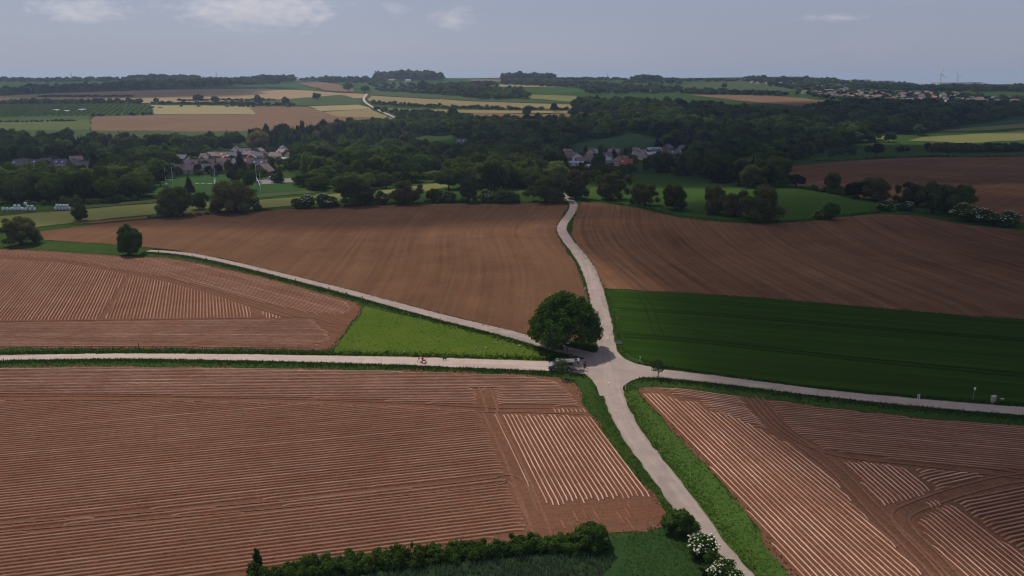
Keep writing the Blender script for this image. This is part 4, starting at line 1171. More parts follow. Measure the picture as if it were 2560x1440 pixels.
WOODS = [  # outline on the ground, spacing, kinds, width, height, thinning
    ([(-60, 462), (120, 468), (240, 470), (300, 466), (375, 476), (385, 492), (230, 506), (0, 510), (-60, 512)], 9.0, ["dark", "dark", "oak"], (11, 15), (10, 14), 0.0),
    ([(230, 440), (330, 436), (420, 446), (400, 470), (300, 466), (240, 468)], 11.0, ["dark", "oak"], (10, 14), (9, 13), 0.15),
    ([(-60, 395), (60, 392), (240, 398), (240, 412), (100, 412), (-60, 414)], 11, ["dark", "dark", "oak", "conifer"], (10, 14), (11, 15), 0.1),
    ([(250, 396), (420, 388), (560, 388), (560, 402), (470, 408), (400, 424), (330, 440), (245, 436)], 11, ["dark", "oak", "oak", "fresh"], (9, 13), (8, 12), 0.15),
    ([(-60, 362), (100, 360), (300, 366), (480, 366), (600, 362), (600, 376), (400, 386), (200, 390), (-60, 394)], 13, ["dark", "dark", "conifer", "oak"], (12, 17), (13, 18), 0.35),
    ([(620, 362), (720, 348), (900, 342), (1010, 340), (1030, 376), (900, 384), (760, 386), (690, 384)], 9.5, ["conifer", "conifer", "dark"], (8, 12), (15, 21), 0.0),
    ([(770, 338), (850, 328), (1000, 322), (1120, 326), (1120, 340), (1000, 340), (850, 342)], 12, ["oak", "oak", "fresh"], (13, 18), (13, 17), 0.0),
    ([(745, 388), (900, 386), (1060, 378), (1130, 384), (1140, 410), (1090, 446), (960, 462), (850, 464), (740, 456), (745, 420)], 11, ["dark", "dark", "oak"], (12, 17), (11, 16), 0.0),
    ([(735, 456), (850, 464), (960, 462), (1080, 450), (1100, 458), (960, 472), (835, 482), (740, 472)], 10, ["dark", "oak"], (9, 12), (6, 9), 0.1),
    ([(1130, 326), (1200, 316), (1420, 316), (1530, 300), (1620, 300), (1600, 330), (1440, 356), (1400, 388), (1160, 384), (1140, 360)], 12.5, ["oak", "dark", "dark"], (13, 19), (13, 18), 0.0),
    ([(1140, 404), (1260, 392), (1390, 400), (1400, 440), (1390, 470), (1300, 476), (1190, 478), (1130, 450)], 11, ["oak", "dark", "dark"], (12, 17), (12, 17), 0.0),
    ([(1410, 440), (1490, 436), (1560, 440), (1560, 450), (1420, 458)], 11, ["dark", "willow"], (9, 12), (7, 9), 0.4),
    ([(1432, 268), (1500, 266), (1620, 270), (1720, 276), (1860, 290), (2000, 302), (2010, 330), (1990, 360), (1760, 366), (1660, 352), (1600, 335), (1620, 300), (1530, 296), (1440, 282)], 12.5, ["dark", "dark", "oak"], (14, 20), (15, 20), 0.0),
    ([(1640, 360), (1760, 368), (1990, 362), (2060, 380), (1990, 404), (1950, 412), (1950, 462), (1880, 470), (1760, 452), (1700, 440), (1620, 430), (1690, 400)], 12.5, ["dark", "dark", "oak", "conifer"], (12, 17), (11, 17), 0.12),
    ([(2010, 302), (2120, 290), (2260, 284), (2420, 282), (2560, 280), (2560, 290), (2420, 302), (2300, 318), (2260, 338), (2200, 332), (2180, 352), (2060, 378), (1992, 362)], 13.5, ["dark", "dark", "oak"], (14, 20), (13, 18), 0.06),
    ([(2270, 330), (2350, 314), (2500, 296), (2520, 300), (2400, 316), (2330, 330), (2270, 348)], 11, ["dark"], (12, 16), (12, 15), 0.0),
    ([(2290, 380), (2380, 372), (2560, 372), (2700, 372), (2700, 378), (2560, 379), (2380, 384)], 9, ["dark"], (8, 11), (6, 9), 0.0),
    ([(2000, 392), (2120, 384), (2280, 380), (2280, 384), (2120, 392), (2010, 400)], 16, ["oak", "dark"], (7, 10), (6, 9), 0.45),
    ([(2560, 272), (2560, 292), (2900, 290), (2900, 262)], 14, ["dark"], (14, 20), (13, 18), 0.0),
    ([(-300, 400), (-300, 510), (-60, 512), (-60, 395)], 14, ["dark"], (12, 16), (12, 16), 0.0),
    ([(1150, 240), (1300, 240), (1330, 248), (1200, 250)], 14, ["oak"], (12, 16), (9, 13), 0.1),
    ([(1180, 225), (1310, 226), (1330, 246), (1220, 246)], 20, ["oak", "fresh"], (12, 17), (9, 13), 0.3),
    ([(1100, 236), (1180, 228), (1180, 238)], 18, ["oak"], (12, 16), (8, 12), 0.2),
    # hedge lines on the far slopes
    ([(-60, 259), (150, 257), (350, 257), (375, 260), (-60, 263)], 8, ["oak", "dark"], (7, 11), (5, 10), 0.15),
    ([(380, 258.5), (600, 260), (740, 263), (740, 265), (600, 263), (380, 261)], 8, ["dark"], (7, 10), (3, 6), 0.3),
    ([(100, 241), (330, 241), (330, 243), (100, 243.5)], 8, ["dark"], (7, 10), (3, 5), 0.0),
    ([(440, 251), (560, 250), (690, 250), (690, 252), (440, 253)], 8, ["dark"], (7, 10), (3, 5), 0.35),
    ([(920, 256), (1100, 265), (1300, 272), (1430, 274), (1430, 277), (1250, 275), (1050, 270), (930, 262)], 9, ["dark", "oak"], (6, 10), (3, 6), 0.3),
    ([(940, 274), (1060, 284), (1160, 290), (1180, 300), (1100, 304), (1000, 296)], 12, ["oak", "dark"], (7, 12), (5, 9), 0.35),
    ([(980, 300), (1080, 292), (1180, 300), (1180, 318), (1000, 318)], 12, ["oak", "dark", "fresh"], (9, 14), (9, 13), 0.1),
    ([(380, 272), (520, 262), (760, 266), (760, 268), (380, 268)], 9, ["dark"], (5, 8), (2, 4), 0.8),
    ([(230, 290), (378, 287.5), (378, 289), (230, 292)], 8, ["dark"], (4, 7), (4, 6), 0.3),
    ([(0, 305), (200, 302), (200, 303.5), (0, 307)], 6, ["dark"], (4, 7), (2, 4), 0.2),
    # far left valley and ridge
    ([(0, 236), (80, 231), (250, 226), (380, 218), (560, 212), (580, 217), (430, 222), (250, 229), (100, 235), (0, 241)], 15, ["dark", "dark", "oak"], (15, 22), (13, 21), 0.1),
    ([(300, 206), (560, 205), (700, 212), (560, 215), (330, 216)], 17, ["dark", "oak"], (14, 22), (10, 17), 0.25),
    ([(870, 208), (1060, 214), (1180, 222), (1140, 232), (1060, 226), (960, 226)], 17, ["oak"], (10, 16), (7, 12), 0.85),
    ([(1040, 224), (1190, 212), (1250, 214), (1180, 226), (1100, 240)], 15, ["oak", "dark"], (12, 17), (9, 14), 0.25),
    ([(940, 225), (1100, 232), (1230, 244), (1220, 247), (1060, 236), (940, 229)], 12, ["oak", "dark"], (8, 13), (5, 9), 0.25),
    ([(1250, 208), (1480, 212), (1560, 218), (1520, 224), (1400, 219), (1260, 212)], 16, ["oak", "dark"], (12, 18), (8, 14), 0.2),
    ([(1440, 216), (1700, 222), (1700, 234), (1470, 236)], 17, ["oak", "dark"], (12, 18), (8, 14), 0.35),
    ([(1700, 236), (1720, 226), (1900, 234), (2000, 240), (1900, 240), (1760, 237)], 14, ["dark", "oak"], (10, 15), (7, 11), 0.25),
    ([(1560, 206), (1700, 208), (1700, 211), (1560, 210)], 20, ["dark"], (12, 18), (8, 12), 0.4),
    # skyline
    ([(-100, 200), (300, 200), (600, 200.5), (860, 200), (860, 203), (600, 204), (300, 204), (-100, 204)], 21, ["dark", "oak"], (14, 24), (8, 15), 0.25),
    ([(320, 199.5), (495, 199.5), (495, 203), (320, 203)], 20, ["dark"], (20, 28), (16, 22), 0.0),
    ([(640, 200), (730, 200), (730, 208), (650, 208)], 22, ["dark"], (18, 26), (15, 22), 0.3),
    ([(800, 201), (960, 200), (960, 206), (800, 207)], 20, ["dark", "conifer", "oak"], (14, 22), (12, 19), 0.15),
    ([(940, 198), (1100, 198), (1110, 202), (940, 203)], 19, ["oak"], (20, 28), (20, 27), 0.0),
    ([(1257, 198), (1385, 198), (1385, 201), (1257, 201)], 19, ["oak"], (20, 28), (17, 24), 0.0),
    ([(1390, 199), (1900, 200), (1900, 204), (1390, 204)], 22, ["dark", "oak"], (14, 22), (6, 12), 0.35),
    ([(1590, 201), (1652, 201), (1652, 206), (1590, 206)], 20, ["dark"], (18, 24), (15, 20), 0.0),
    ([(1860, 199), (2010, 199), (2120, 210), (2280, 216), (2280, 219), (2100, 215), (1880, 209)], 19, ["dark", "oak"], (14, 22), (8, 15), 0.15),
    ([(2100, 214), (2300, 221), (2560, 222), (2800, 222), (2800, 232), (2560, 231), (2350, 230), (2200, 226)], 20, ["dark"], (16, 24), (9, 15), 0.12),
    ([(1990, 226), (2200, 232), (2400, 238), (2560, 250), (2560, 275), (2400, 272), (2250, 268), (2140, 262), (2040, 244)], 20, ["dark", "oak"], (11, 16), (6, 10), 0.22),
    ([(2060, 268), (2250, 266), (2560, 275), (2560, 282), (2260, 284), (2110, 290), (2020, 300), (2000, 290)], 15, ["dark", "oak", "oak"], (13, 19), (11, 16), 0.12),
    ([(1890, 200), (2000, 199), (2100, 208), (2190, 220), (2120, 232), (2000, 226), (1920, 216)], 21, ["oak", "dark"], (11, 16), (7, 12), 0.3),
]
# open ground kept free of trees: house plots and gardens
CLEAR = [P(*q) for q in ([(25, 408), (215, 406), (220, 440), (110, 446), (25, 440)], [(440, 402), (740, 372), (745, 398), (742, 452), (640, 470), (440, 440)],
                         [(1395, 384), (1480, 378), (1720, 376), (1720, 420), (1600, 436), (1400, 432)], [(1060, 366), (1110, 362), (1180, 362), (1190, 384), (1060, 388)],
                         [(1080, 400), (1115, 398), (1118, 420), (1085, 422)], [(950, 300), (1040, 300), (1040, 314), (960, 314)])]
ALL = []
for wi, (poly, sp, kinds, wr, hr, thin) in enumerate(WOODS):
    q = scatter(poly, sp, 500 + wi, thin=thin)
    g = np.random.default_rng(900 + wi)
    for c in CLEAR:
        if wi not in (22,): q = q[~inside(q, c)]
    for p in q:
        kd = kinds[g.integers(len(kinds))]; u_ = g.random()
        if kd != "conifer" and wi < 22: kd = "fresh" if u_ < .07 else "willow" if u_ < .15 else "tall" if u_ < .25 else kd
        ALL.append((p[0], p[1], kd, g.uniform(*wr) * g.uniform(.85, 1.1), g.uniform(*hr) * g.uniform(.85, 1.12), wi))
# small trees in the gardens between the houses
for c, n in ((CLEAR[0], 26), (CLEAR[1], 130), (CLEAR[2], 60), (CLEAR[3], 6)):
    g = np.random.default_rng(n); lo, hi = c.min(0), c.max(0); k = 0
    while k < n:
        p = g.uniform(lo, hi)
        if inside(p[None], c)[0]:
            ALL.append((p[0], p[1], ["dark", "oak", "bush", "fresh"][g.integers(4)], g.uniform(3.5, 7.5), g.uniform(3, 7.5), 100)); k += 1
ALL.sort(key=lambda a: a[1])
GARDEN = [a for a in ALL if a[5] == 100]
REST = [a for a in ALL if a[5] != 100]
SKIP_ROWS = {18, 19}
THINGS = [a for a in REST if a[5] not in SKIP_ROWS][:230]
_ts = set(id(a) for a in THINGS)
STUFF = [a for a in REST if id(a) not in _ts]
WHERE = {0: "in the near wood behind the white bales", 1: "left of the rugby pitch", 2: "above the far left houses", 3: "left of the long village row", 4: "below the far left pasture", 5: "in the dark conifer wood right of the village",
         7: "in the central wood right of the lattice mast", 8: "along the lower edge of the central wood", 10: "in the wood behind the field edge willows", 11: "below the hamlet", 13: "in the wood right of the hamlet", 16: "in the low wood at the far right", 17: "on the meadow above the hill field"}
LAB = {"dark": "dark green broadleaf tree crowded into the shaded valley woods", "oak": "mid green broadleaf tree crowded into the shaded valley woods",
       "conifer": "dark pointed conifer crowded into the shaded valley woods", "fresh": "lighter green tree crowded into the shaded valley woods", "willow": "olive green tree crowded below the hamlet", "tall": "tall narrow green tree crowded into the shaded valley woods"}
NAMES = {"dark": "broadleaf_tree", "oak": "broadleaf_tree", "conifer": "conifer_tree", "fresh": "broadleaf_tree", "willow": "willow_tree", "tall": "broadleaf_tree", "bush": "garden_shrub"}
for x, y, kind, w, h, wi in THINGS:
    tree(NAMES[kind], kind, Vector((x, y, float(terrain(x, y)))), w * (0.75 if kind == "conifer" else 1), h, (LAB[kind].split(" crowded")[0] + " " + WHERE.get(wi, "in the shaded valley woods")), "tree", "trees of one valley wood, %s %d" % (kind, wi))
GLAB = {"dark": "small dark garden tree between the village houses", "oak": "small green garden tree between the village houses", "bush": "low garden shrub between the village houses", "fresh": "small light green garden tree between the village houses"}
HOUSE_KEEP = []      # filled by the village; garden trees are planted after the houses

def gn_wood(name, pts, label):
    """one wood that reads as a mass: the crowns of standing trees repeated over its points"""
    kinds = sorted(set(p[2] for p in pts))
    src = []
    for k in kinds:
        for c, t in PROTO[k]:
            src.append((k, c))
    ng = bpy.data.node_groups.new(name, "GeometryNodeTree")
    ng.interface.new_socket("Geometry", in_out="INPUT", socket_type="NodeSocketGeometry")
    ng.interface.new_socket("Geometry", in_out="OUTPUT", socket_type="NodeSocketGeometry")
    nd = ng.nodes; lk = ng.links
    gi = nd.new("NodeGroupInput"); go = nd.new("NodeGroupOutput")
    jn = nd.new("GeometryNodeJoinGeometry")
    owner = {}
    for o in bpy.data.objects:
        if o.type == "MESH" and o.name.startswith("crown") and o.data.name not in owner: owner[o.data.name] = o
    use = [(k, c) for k, c in src if c.name in owner]
    for k, c in reversed(use):
        oi = nd.new("GeometryNodeObjectInfo"); oi.transform_space = "ORIGINAL"
        oi.inputs["Object"].default_value = owner[c.name]; oi.inputs["As Instance"].default_value = True
        lk.new(oi.outputs["Geometry"], jn.inputs[0])
    ip = nd.new("GeometryNodeInstanceOnPoints")
    ip.inputs["Pick Instance"].default_value = True
    def attr(nm, typ):
        a = nd.new("GeometryNodeInputNamedAttribute"); a.data_type = typ; a.inputs["Name"].default_value = nm
        return a.outputs["Attribute"]
    lk.new(gi.outputs[0], ip.inputs["Points"]); lk.new(jn.outputs[0], ip.inputs["Instance"])
    lk.new(attr("pick", "INT"), ip.inputs["Instance Index"])
    lk.new(attr("rot", "FLOAT_VECTOR"), ip.inputs["Rotation"]); lk.new(attr("size", "FLOAT_VECTOR"), ip.inputs["Scale"])
    lk.new(ip.outputs[0], go.inputs[0])
    g = np.random.default_rng(3)
    co = [(x, y, float(terrain(x, y)) - 0.3) for x, y, *_ in pts]
    me = bpy.data.meshes.new(name); me.from_pydata(co, [], [])
    idx = {k: [i for i, (kk, c) in enumerate(use) if kk == k] for k in kinds}
    me.attributes.new("pick", "INT", "POINT").data.foreach_set("value", np.array([idx[p[2]][g.integers(len(idx[p[2]]))] for p in pts], np.int32))
    me.attributes.new("rot", "FLOAT_VECTOR", "POINT").data.foreach_set("vector", np.array([(0, 0, g.uniform(0, 6.28)) for p in pts], np.float32).ravel())
    me.attributes.new("size", "FLOAT_VECTOR", "POINT").data.foreach_set("vector", np.array([(p[3] * (.75 if p[2] == "conifer" else 1),) * 2 + (p[4],) for p in pts], np.float32).ravel())
    o = obj(name, me)
    md = o.modifiers.new("trees", "NODES"); md.node_group = ng
    tag(o, label, kind="stuff")
    return o
gn_wood("valley_wood", [a for a in STUFF if a[1] < 1700], "dense dark green woods filling the valley")
gn_wood("far_wood", [a for a in STUFF if a[1] >= 1700], "far woods and hedgerow trees along the blue hazy ridges")
print("woods", len(THINGS), len(STUFF), len(GARDEN))

# orchard: long rows of small trees on the far left slope
pol = P((-100, 264), (0, 264), (374, 262), (380, 286), (225, 290), (0, 294), (-100, 296))
d0 = P((100, 292), (160, 266)); dd = (d0[1] - d0[0]); dd /= np.hypot(*dd); nn = np.array([-dd[1], dd[0]])
lbs = []
cs = pol @ nn
for c in np.arange(cs.min() + 4, cs.max(), 9.0):
    for a, bq in spans(pol, dd, nn, c):
        for s in np.arange(a + 2, bq - 2, 6.0):
            q = s * dd + c * nn + rng.normal(0, .5, 2)
            r = rng.uniform(1.6, 2.3)
            lbs.append((q[0], q[1], float(terrain(*q)) + 1.4, r, r, r * 0.9))
g_ = np.random.default_rng(4)
lbs = np.array(lbs)
nl = 14
dirs = g_.normal(size=(len(lbs), nl, 3)); dirs[..., 2] = np.abs(dirs[..., 2]); dirs /= np.linalg.norm(dirs, axis=2)[..., None]
cen = (lbs[:, None, :3] + dirs * lbs[:, None, 3:6]).reshape(-1, 3)
t1 = g_.normal(size=cen.shape); t1 /= np.linalg.norm(t1, axis=1)[:, None]
t2 = np.cross(dirs.reshape(-1, 3), t1); t2 /= np.linalg.norm(t2, axis=1)[:, None]; t1 = np.cross(t2, dirs.reshape(-1, 3))
OV = np.stack([cen - t1 * 1.1, cen - t2 * 1.1, cen + t1 * 1.1, cen + t2 * 1.1], 1).reshape(-1, 3)
tag(obj("orchard_rows", mesh_from("orchard_rows", OV, quads=np.arange(len(OV)).reshape(-1, 4), mat=L_OAK, attrs={"tone": ("FLOAT", np.repeat(g_.beta(2, 2, len(OV) // 4), 4))})), "rows of small green fruit trees on the far left slope", kind="stuff")
# ------------------------------------------------------------------ the van
C_SILV = plain("silver_paint", (0.36, 0.37, 0.39), 0.32, 0.5, 0.55, var=0.04)
C_LOW = plain("grey_cladding", (0.10, 0.10, 0.105), 0.6, 0.3)
C_GLASS = plain("dark_glass", (0.012, 0.014, 0.018), 0.08, 0.6, var=0.0)
C_TYRE = plain("tyre_rubber", (0.018, 0.018, 0.018), 0.85, 0.2)
C_RIM = plain("rim_metal", (0.55, 0.55, 0.56), 0.35, 0.5, 0.6)
C_LAMP = plain("lamp_glass", (0.75, 0.76, 0.78), 0.15, 0.6)
C_RED = plain("tail_lamp", (0.35, 0.02, 0.02), 0.25, 0.5)
C_INT = plain("van_interior", (0.20, 0.13, 0.10), 0.8, 0.2)
C_WHITE = plain("white_paint", (0.72, 0.72, 0.70), 0.5, 0.3)
C_BLACK = plain("black_plastic", (0.02, 0.02, 0.022), 0.6, 0.3)

def wheel(parent, x, y, z, r, w):
    n = 20; mb = MB()
    ring = [(r, -w / 2), (r, w / 2), (r * .62, w / 2), (r * .62, -w / 2)]
    V = [(rr * math.cos(2 * math.pi * k / n), yy, rr * math.sin(2 * math.pi * k / n)) for rr, yy in ring for k in range(n)]
    F = [(a * n + k, a * n + (k + 1) % n, ((a + 1) % 4) * n + (k + 1) % n, ((a + 1) % 4) * n + k) for a in range(4) for k in range(n)]
    t = MB().add(V, F).build("wheel", C_TYRE, parent, (x, y, z), smooth=False, bevel=0.0)
    m2 = MB(); s = 1 if y > 0 else -1
    for yy, r0 in ((s * w * .42, r * .60),):
        V = [(0, yy + s * .02, 0)] + [(r0 * math.cos(2 * math.pi * k / n), yy, r0 * math.sin(2 * math.pi * k / n)) for k in range(n)]
        m2.add(V, [(0, 1 + k, 1 + (k + 1) % n) for k in range(n)])
    for k in range(5):
        a = 2 * math.pi * k / 5
        m2.tube([(0, s * w * .48, 0), (math.cos(a) * r * .55, s * w * .46, math.sin(a) * r * .55)], r * .07, 5)
    m2.build("rim", C_RIM, t)
    return t

vb = gp(1403, 924.5)
van = empty("camper_van", vb + Vector((0, 0, 0.10)), math.pi + R(-1.5))
prof = [(-2.47, .42), (-2.5, .95), (-2.46, 1.5), (-2.36, 1.86), (-2.2, 1.95), (-.6, 2.0), (.75, 1.97), (1.05, 1.88), (1.72, 1.26), (2.2, 1.10), (2.44, .92), (2.52, .62), (2.48, .34), (2.2, .30), (-2.3, .30)]
MB().prism(prof, -.97, .97, inset=lambda x, z: max(0, z - 1.1) * .14 + (max(0, x - 1.9) * .22)).build("body", C_SILV, van, bevel=0.05, smooth=False)
for s in (-1, 1):
    yy = lambda z: s * (.97 - max(0, z - 1.1) * .14 + .006)
    for nm, q in (("side_window", [(-2.25, 1.18), (-1.05, 1.18), (-1.05, 1.72), (-2.2, 1.72)]), ("side_window", [(-.95, 1.18), (.25, 1.18), (.25, 1.74), (-.95, 1.74)]), ("door_window", [(.35, 1.18), (1.48, 1.18), (.98, 1.72), (.35, 1.74)])):
        me = MB().add([(x, yy(z), z) for x, z in q] + [(x, yy(z) - s * .02, z) for x, z in q], [(0, 1, 2, 3), (7, 6, 5, 4), (0, 4, 5, 1), (1, 5, 6, 2), (2, 6, 7, 3), (3, 7, 4, 0)])
        me.build(nm, C_GLASS, van)
    MB().box(-2.3, 2.3, s * .965 - .012, s * .965 + .015, .32, .55).build("sill_cladding", C_LOW, van)
    MB().box(-1.0, -.985, s * .962 - .01, s * .962 + .014, .6, 1.15).box(.29, .305, s * .962 - .01, s * .962 + .014, .6, 1.15).build("door_seam", C_BLACK, van)
    MB().box(.40, .56, s * .975 - .01, s * .975 + .03, 1.02, 1.06).build("door_handle", C_SILV, van)
    m = MB().box(1.28, 1.42, s * 1.0 - .02, s * 1.0 + s * .2 + .02, 1.2, 1.42); m.build("mirror", C_BLACK, van)
    MB().box(2.28, 2.47, s * .62 - .16, s * .62 + .16, .80, .97).build("headlight", C_LAMP, van, bevel=.03)
    MB().box(-2.515, -2.46, s * .86 - .08, s * .86 + .08, .95, 1.45).build("tail_light", C_RED, van)
    for x in (-1.5, 1.55):
        n = 16
        MB().add([(x + .42 * math.cos(math.pi * 2 * k / n), s * .972, .36 + .42 * math.sin(math.pi * 2 * k / n)) for k in range(n)], [tuple(range(n))]).build("wheel_arch", C_BLACK, van)
        wheel(van, x, s * .93, .27, .34, .24)
ws = [(1.10, 1.86), (1.70, 1.29)]
MB().add([(1.13, -.80, 1.85), (1.13, .80, 1.85), (1.74, .88, 1.29), (1.74, -.88, 1.29)], [(0, 1, 2, 3)]).build("windscreen", C_GLASS, van)
MB().box(2.44, 2.56, -.86, .86, .34, .56).build("front_bumper", C_LOW, van, bevel=.04)
MB().box(-2.58, -2.45, -.9, .9, .30, .52).build("rear_bumper", C_LOW, van, bevel=.04)
MB().box(-2.512, -2.47, -.72, .72, .56, 1.72).build("cargo_opening", C_INT, van)
tg = MB().box(-1.2, 0, -.8, .8, -.03, .03, M=Matrix.Translation((-2.36, 0, 1.93)) @ Matrix.Rotation(R(8), 4, "Y")).build("tailgate", C_SILV, van, bevel=.02)
MB().box(-.75, -.2, -.62, .62, .03, .042, M=Matrix.Translation((-2.36, 0, 1.93)) @ Matrix.Rotation(R(8), 4, "Y")).build("rear_window", C_GLASS, tg)
MB().box(-1.6, .6, -.62, -.58, 2.0, 2.06).box(-1.6, .6, .58, .62, 2.0, 2.06).build("roof_rail", C_BLACK, van)
tag(van, "silver camper van parked at the crossroads with its tailgate raised", "van")

# ------------------------------------------------------------------ people, dog
SKIN = plain("skin", (0.50, 0.30, 0.22), 0.6, 0.3)
def cloth(nm, c): return plain("cloth_" + nm, c, 0.9, 0.1, var=0.25, scale=9)
def skinned(name, joints, edges, mats, matof, parent=None, loc=None, rotz=0, root=0):
    """one continuous body grown over a jointed skeleton; each face takes the cloth of its nearest bone"""
    names = list(joints); idx = {k: i for i, k in enumerate(names)}
    me = bpy.data.meshes.new(name)
    me.from_pydata([joints[k][:3] for k in names], [(idx[a], idx[b]) for a, b in edges], [])
    tmp = bpy.data.objects.new(name + "_tmp", me); COL.objects.link(tmp)
    md = tmp.modifiers.new("skin", "SKIN")
    for i, k in enumerate(names):
        r = joints[k][3]
        me.skin_vertices[0].data[i].radius = (r, r) if not isinstance(r, tuple) else r
        me.skin_vertices[0].data[i].use_root = (i == root)
    md.use_smooth_shade = True
    sb = tmp.modifiers.new("sub", "SUBSURF"); sb.levels = sb.render_levels = 1
    dg = bpy.context.evaluated_depsgraph_get(); dg.update()
    out = bpy.data.meshes.new_from_object(tmp.evaluated_get(dg))
    bpy.data.objects.remove(tmp)
    out.name = name; out.materials.clear()
    for m in mats: out.materials.append(m)
    segs = [(np.array(joints[a][:3]), np.array(joints[b][:3]), matof(a, b)) for a, b in edges]
    for p in out.polygons:
        c = np.array(p.center); best = (1e9, 0)
        for a, b, m in segs:
            t = np.clip(np.dot(c - a, b - a) / max(np.dot(b - a, b - a), 1e-9), 0, 1)
            d = np.linalg.norm(c - a - t * (b - a))
            if d < best[0]: best = (d, m)
        p.material_index = best[1]; p.use_smooth = True
    return obj(name, out, parent, loc, rotz)

def person(px, py, rot, label, top, legs, hair, pose="stand", shorts=False, h=1.72, group=None, cat="person", dz=0.1):
    b = gp(px, py); e = empty("person", b + Vector((0, 0, dz)), rot, (h / 1.75,) * 3)
    lean = {"stand": 0.03, "bend": 0.42, "push": 0.18}[pose]
    stride = {"stand": 0.05, "bend": 0.12, "push": 0.34}[pose]
    J = {"pelvis": (0, 0, .95, (.15, .11)), "belly": (lean * .35, 0, 1.10, (.14, .10)), "chest": (lean * .8, 0, 1.34, (.16, .11)), "neck": (lean * 1.05, 0, 1.50, .055),
         "jaw": (lean * 1.2 + .03, 0, 1.57, .075), "head": (lean * 1.28 + .01, 0, 1.67, .095), "crown": (lean * 1.3, 0, 1.735, .06)}
    E = [("pelvis", "belly"), ("belly", "chest"), ("chest", "neck"), ("neck", "jaw"), ("jaw", "head"), ("head", "crown")]
    for s, sd in ((1, "l"), (-1, "r")):
        f = stride * s
        J["hip" + sd] = (0, .09 * s, .90, .095); J["knee" + sd] = (f * .55 + .03, .10 * s, .50, .062); J["ankle" + sd] = (f - .02, .10 * s, .09, .043); J["toe" + sd] = (f + .16, .11 * s, .035, .035)
        E += [("pelvis", "hip" + sd), ("hip" + sd, "knee" + sd), ("knee" + sd, "ankle" + sd), ("ankle" + sd, "toe" + sd)]
        sx = lean * .9
        J["shoulder" + sd] = (sx, .19 * s, 1.42, .06)
        if pose == "push": el, ha = (sx + .16, .22 * s, 1.17), (sx + .42, .20 * s, 1.06)
        elif pose == "bend": el, ha = (sx + .18, .22 * s, 1.15), (sx + .40, .14 * s, 1.02)
        else: el, ha = (sx + .02, .25 * s, 1.14), (sx + .14 + .1 * (s > 0), .24 * s, .92 + .12 * (s > 0))
        J["elbow" + sd] = (*el, .043); J["wrist" + sd] = (*ha, .032)
        dv = Vector(ha) - Vector(el); dv.normalize()
        pm = Vector(ha) + dv * .06
        J["palm" + sd] = (*pm, .034)
        E += [("chest", "shoulder" + sd), ("shoulder" + sd, "elbow" + sd), ("elbow" + sd, "wrist" + sd), ("wrist" + sd, "palm" + sd)]
        for k in range(4):
            q = pm + dv * (.07 + .01 * (k in (1, 2))) + Vector((0, 0, (k - 1.5) * .022)) + Vector((0, -.012 * s, -.01))
            J["finger%d%s" % (k, sd)] = (*q, .009); E.append(("palm" + sd, "finger%d%s" % (k, sd)))
        q = Vector(ha) + dv * .06 + Vector((.02, -.05 * s, .03)); J["thumb" + sd] = (*q, .010); E.append(("wrist" + sd, "thumb" + sd))
    def mo(a, b2):
        k = (b2 + a)
        if any(q in b2 for q in ("finger", "thumb", "palm", "jaw", "head", "crown")): return 0
        if "toe" in b2: return 3
        if "ankle" in b2: return 0 if shorts else 2
        if "knee" in b2 or "hip" in b2: return 2
        if "wrist" in b2: return 0
        return 1
    skinned("body", J, E, [SKIN, top, legs, C_BLACK], mo, e)
    hc = Vector((lean * 1.28 - .012, 0, 1.685)); v = ICO_V * np.array([.112, .098, .105]) + np.array(hc)
    keep = [f for f in ICO_F if not (v[f].mean(0)[2] < hc.z - .045 or (v[f].mean(0)[0] > hc.x + .055 and v[f].mean(0)[2] < hc.z + .04))]
    obj("hair", mesh_from("hair", v, tris=np.array(keep), mat=hair, smooth=True), e)
    tag(e, label, cat, group)
    return e
H_DK, H_BR, H_BL = cloth("dark_hair", (.02, .014, .01)), cloth("brown_hair", (.07, .04, .02)), cloth("fair_hair", (.30, .21, .11))
W_TOP, N_TOP, K_TOP, P_TOP, G_LEG, B_LEG, BE_LEG = cloth("white", (.62, .58, .56)), cloth("navy", (.018, .02, .035)), cloth("black", (.014, .014, .016)), cloth("pink", (.55, .36, .36)), cloth("grey", (.10, .10, .12)), cloth("dark_blue", (.02, .025, .05)), cloth("beige", (.42, .33, .24))
person(1440.5, 925, R(190), "person in a white top standing close behind the open van", W_TOP, BE_LEG, H_BR, shorts=True)
person(1447, 923, R(170), "person in a black top leaning towards the open van", K_TOP, BE_LEG, H_DK, "bend", True)
person(1454, 924.5, R(200), "person in a pink and white top behind the van group", P_TOP, W_TOP, H_BL, shorts=True)
person(1460.5, 927, R(150), "person in dark clothes at the right of the van group", N_TOP, G_LEG, H_DK, h=1.82)
person(1464, 921, R(215), "person in a brown top at the back right of the van group", cloth("brown", (.16, .09, .07)), B_LEG, H_BR)
person(1428.5, 903, R(240), "person in black standing in the shade under the big tree", K_TOP, B_LEG, H_DK, h=1.8)
person(1047, 906, 0, "person in a black top and pale shorts pushing the red pram", K_TOP, BE_LEG, H_BR, "push", True)

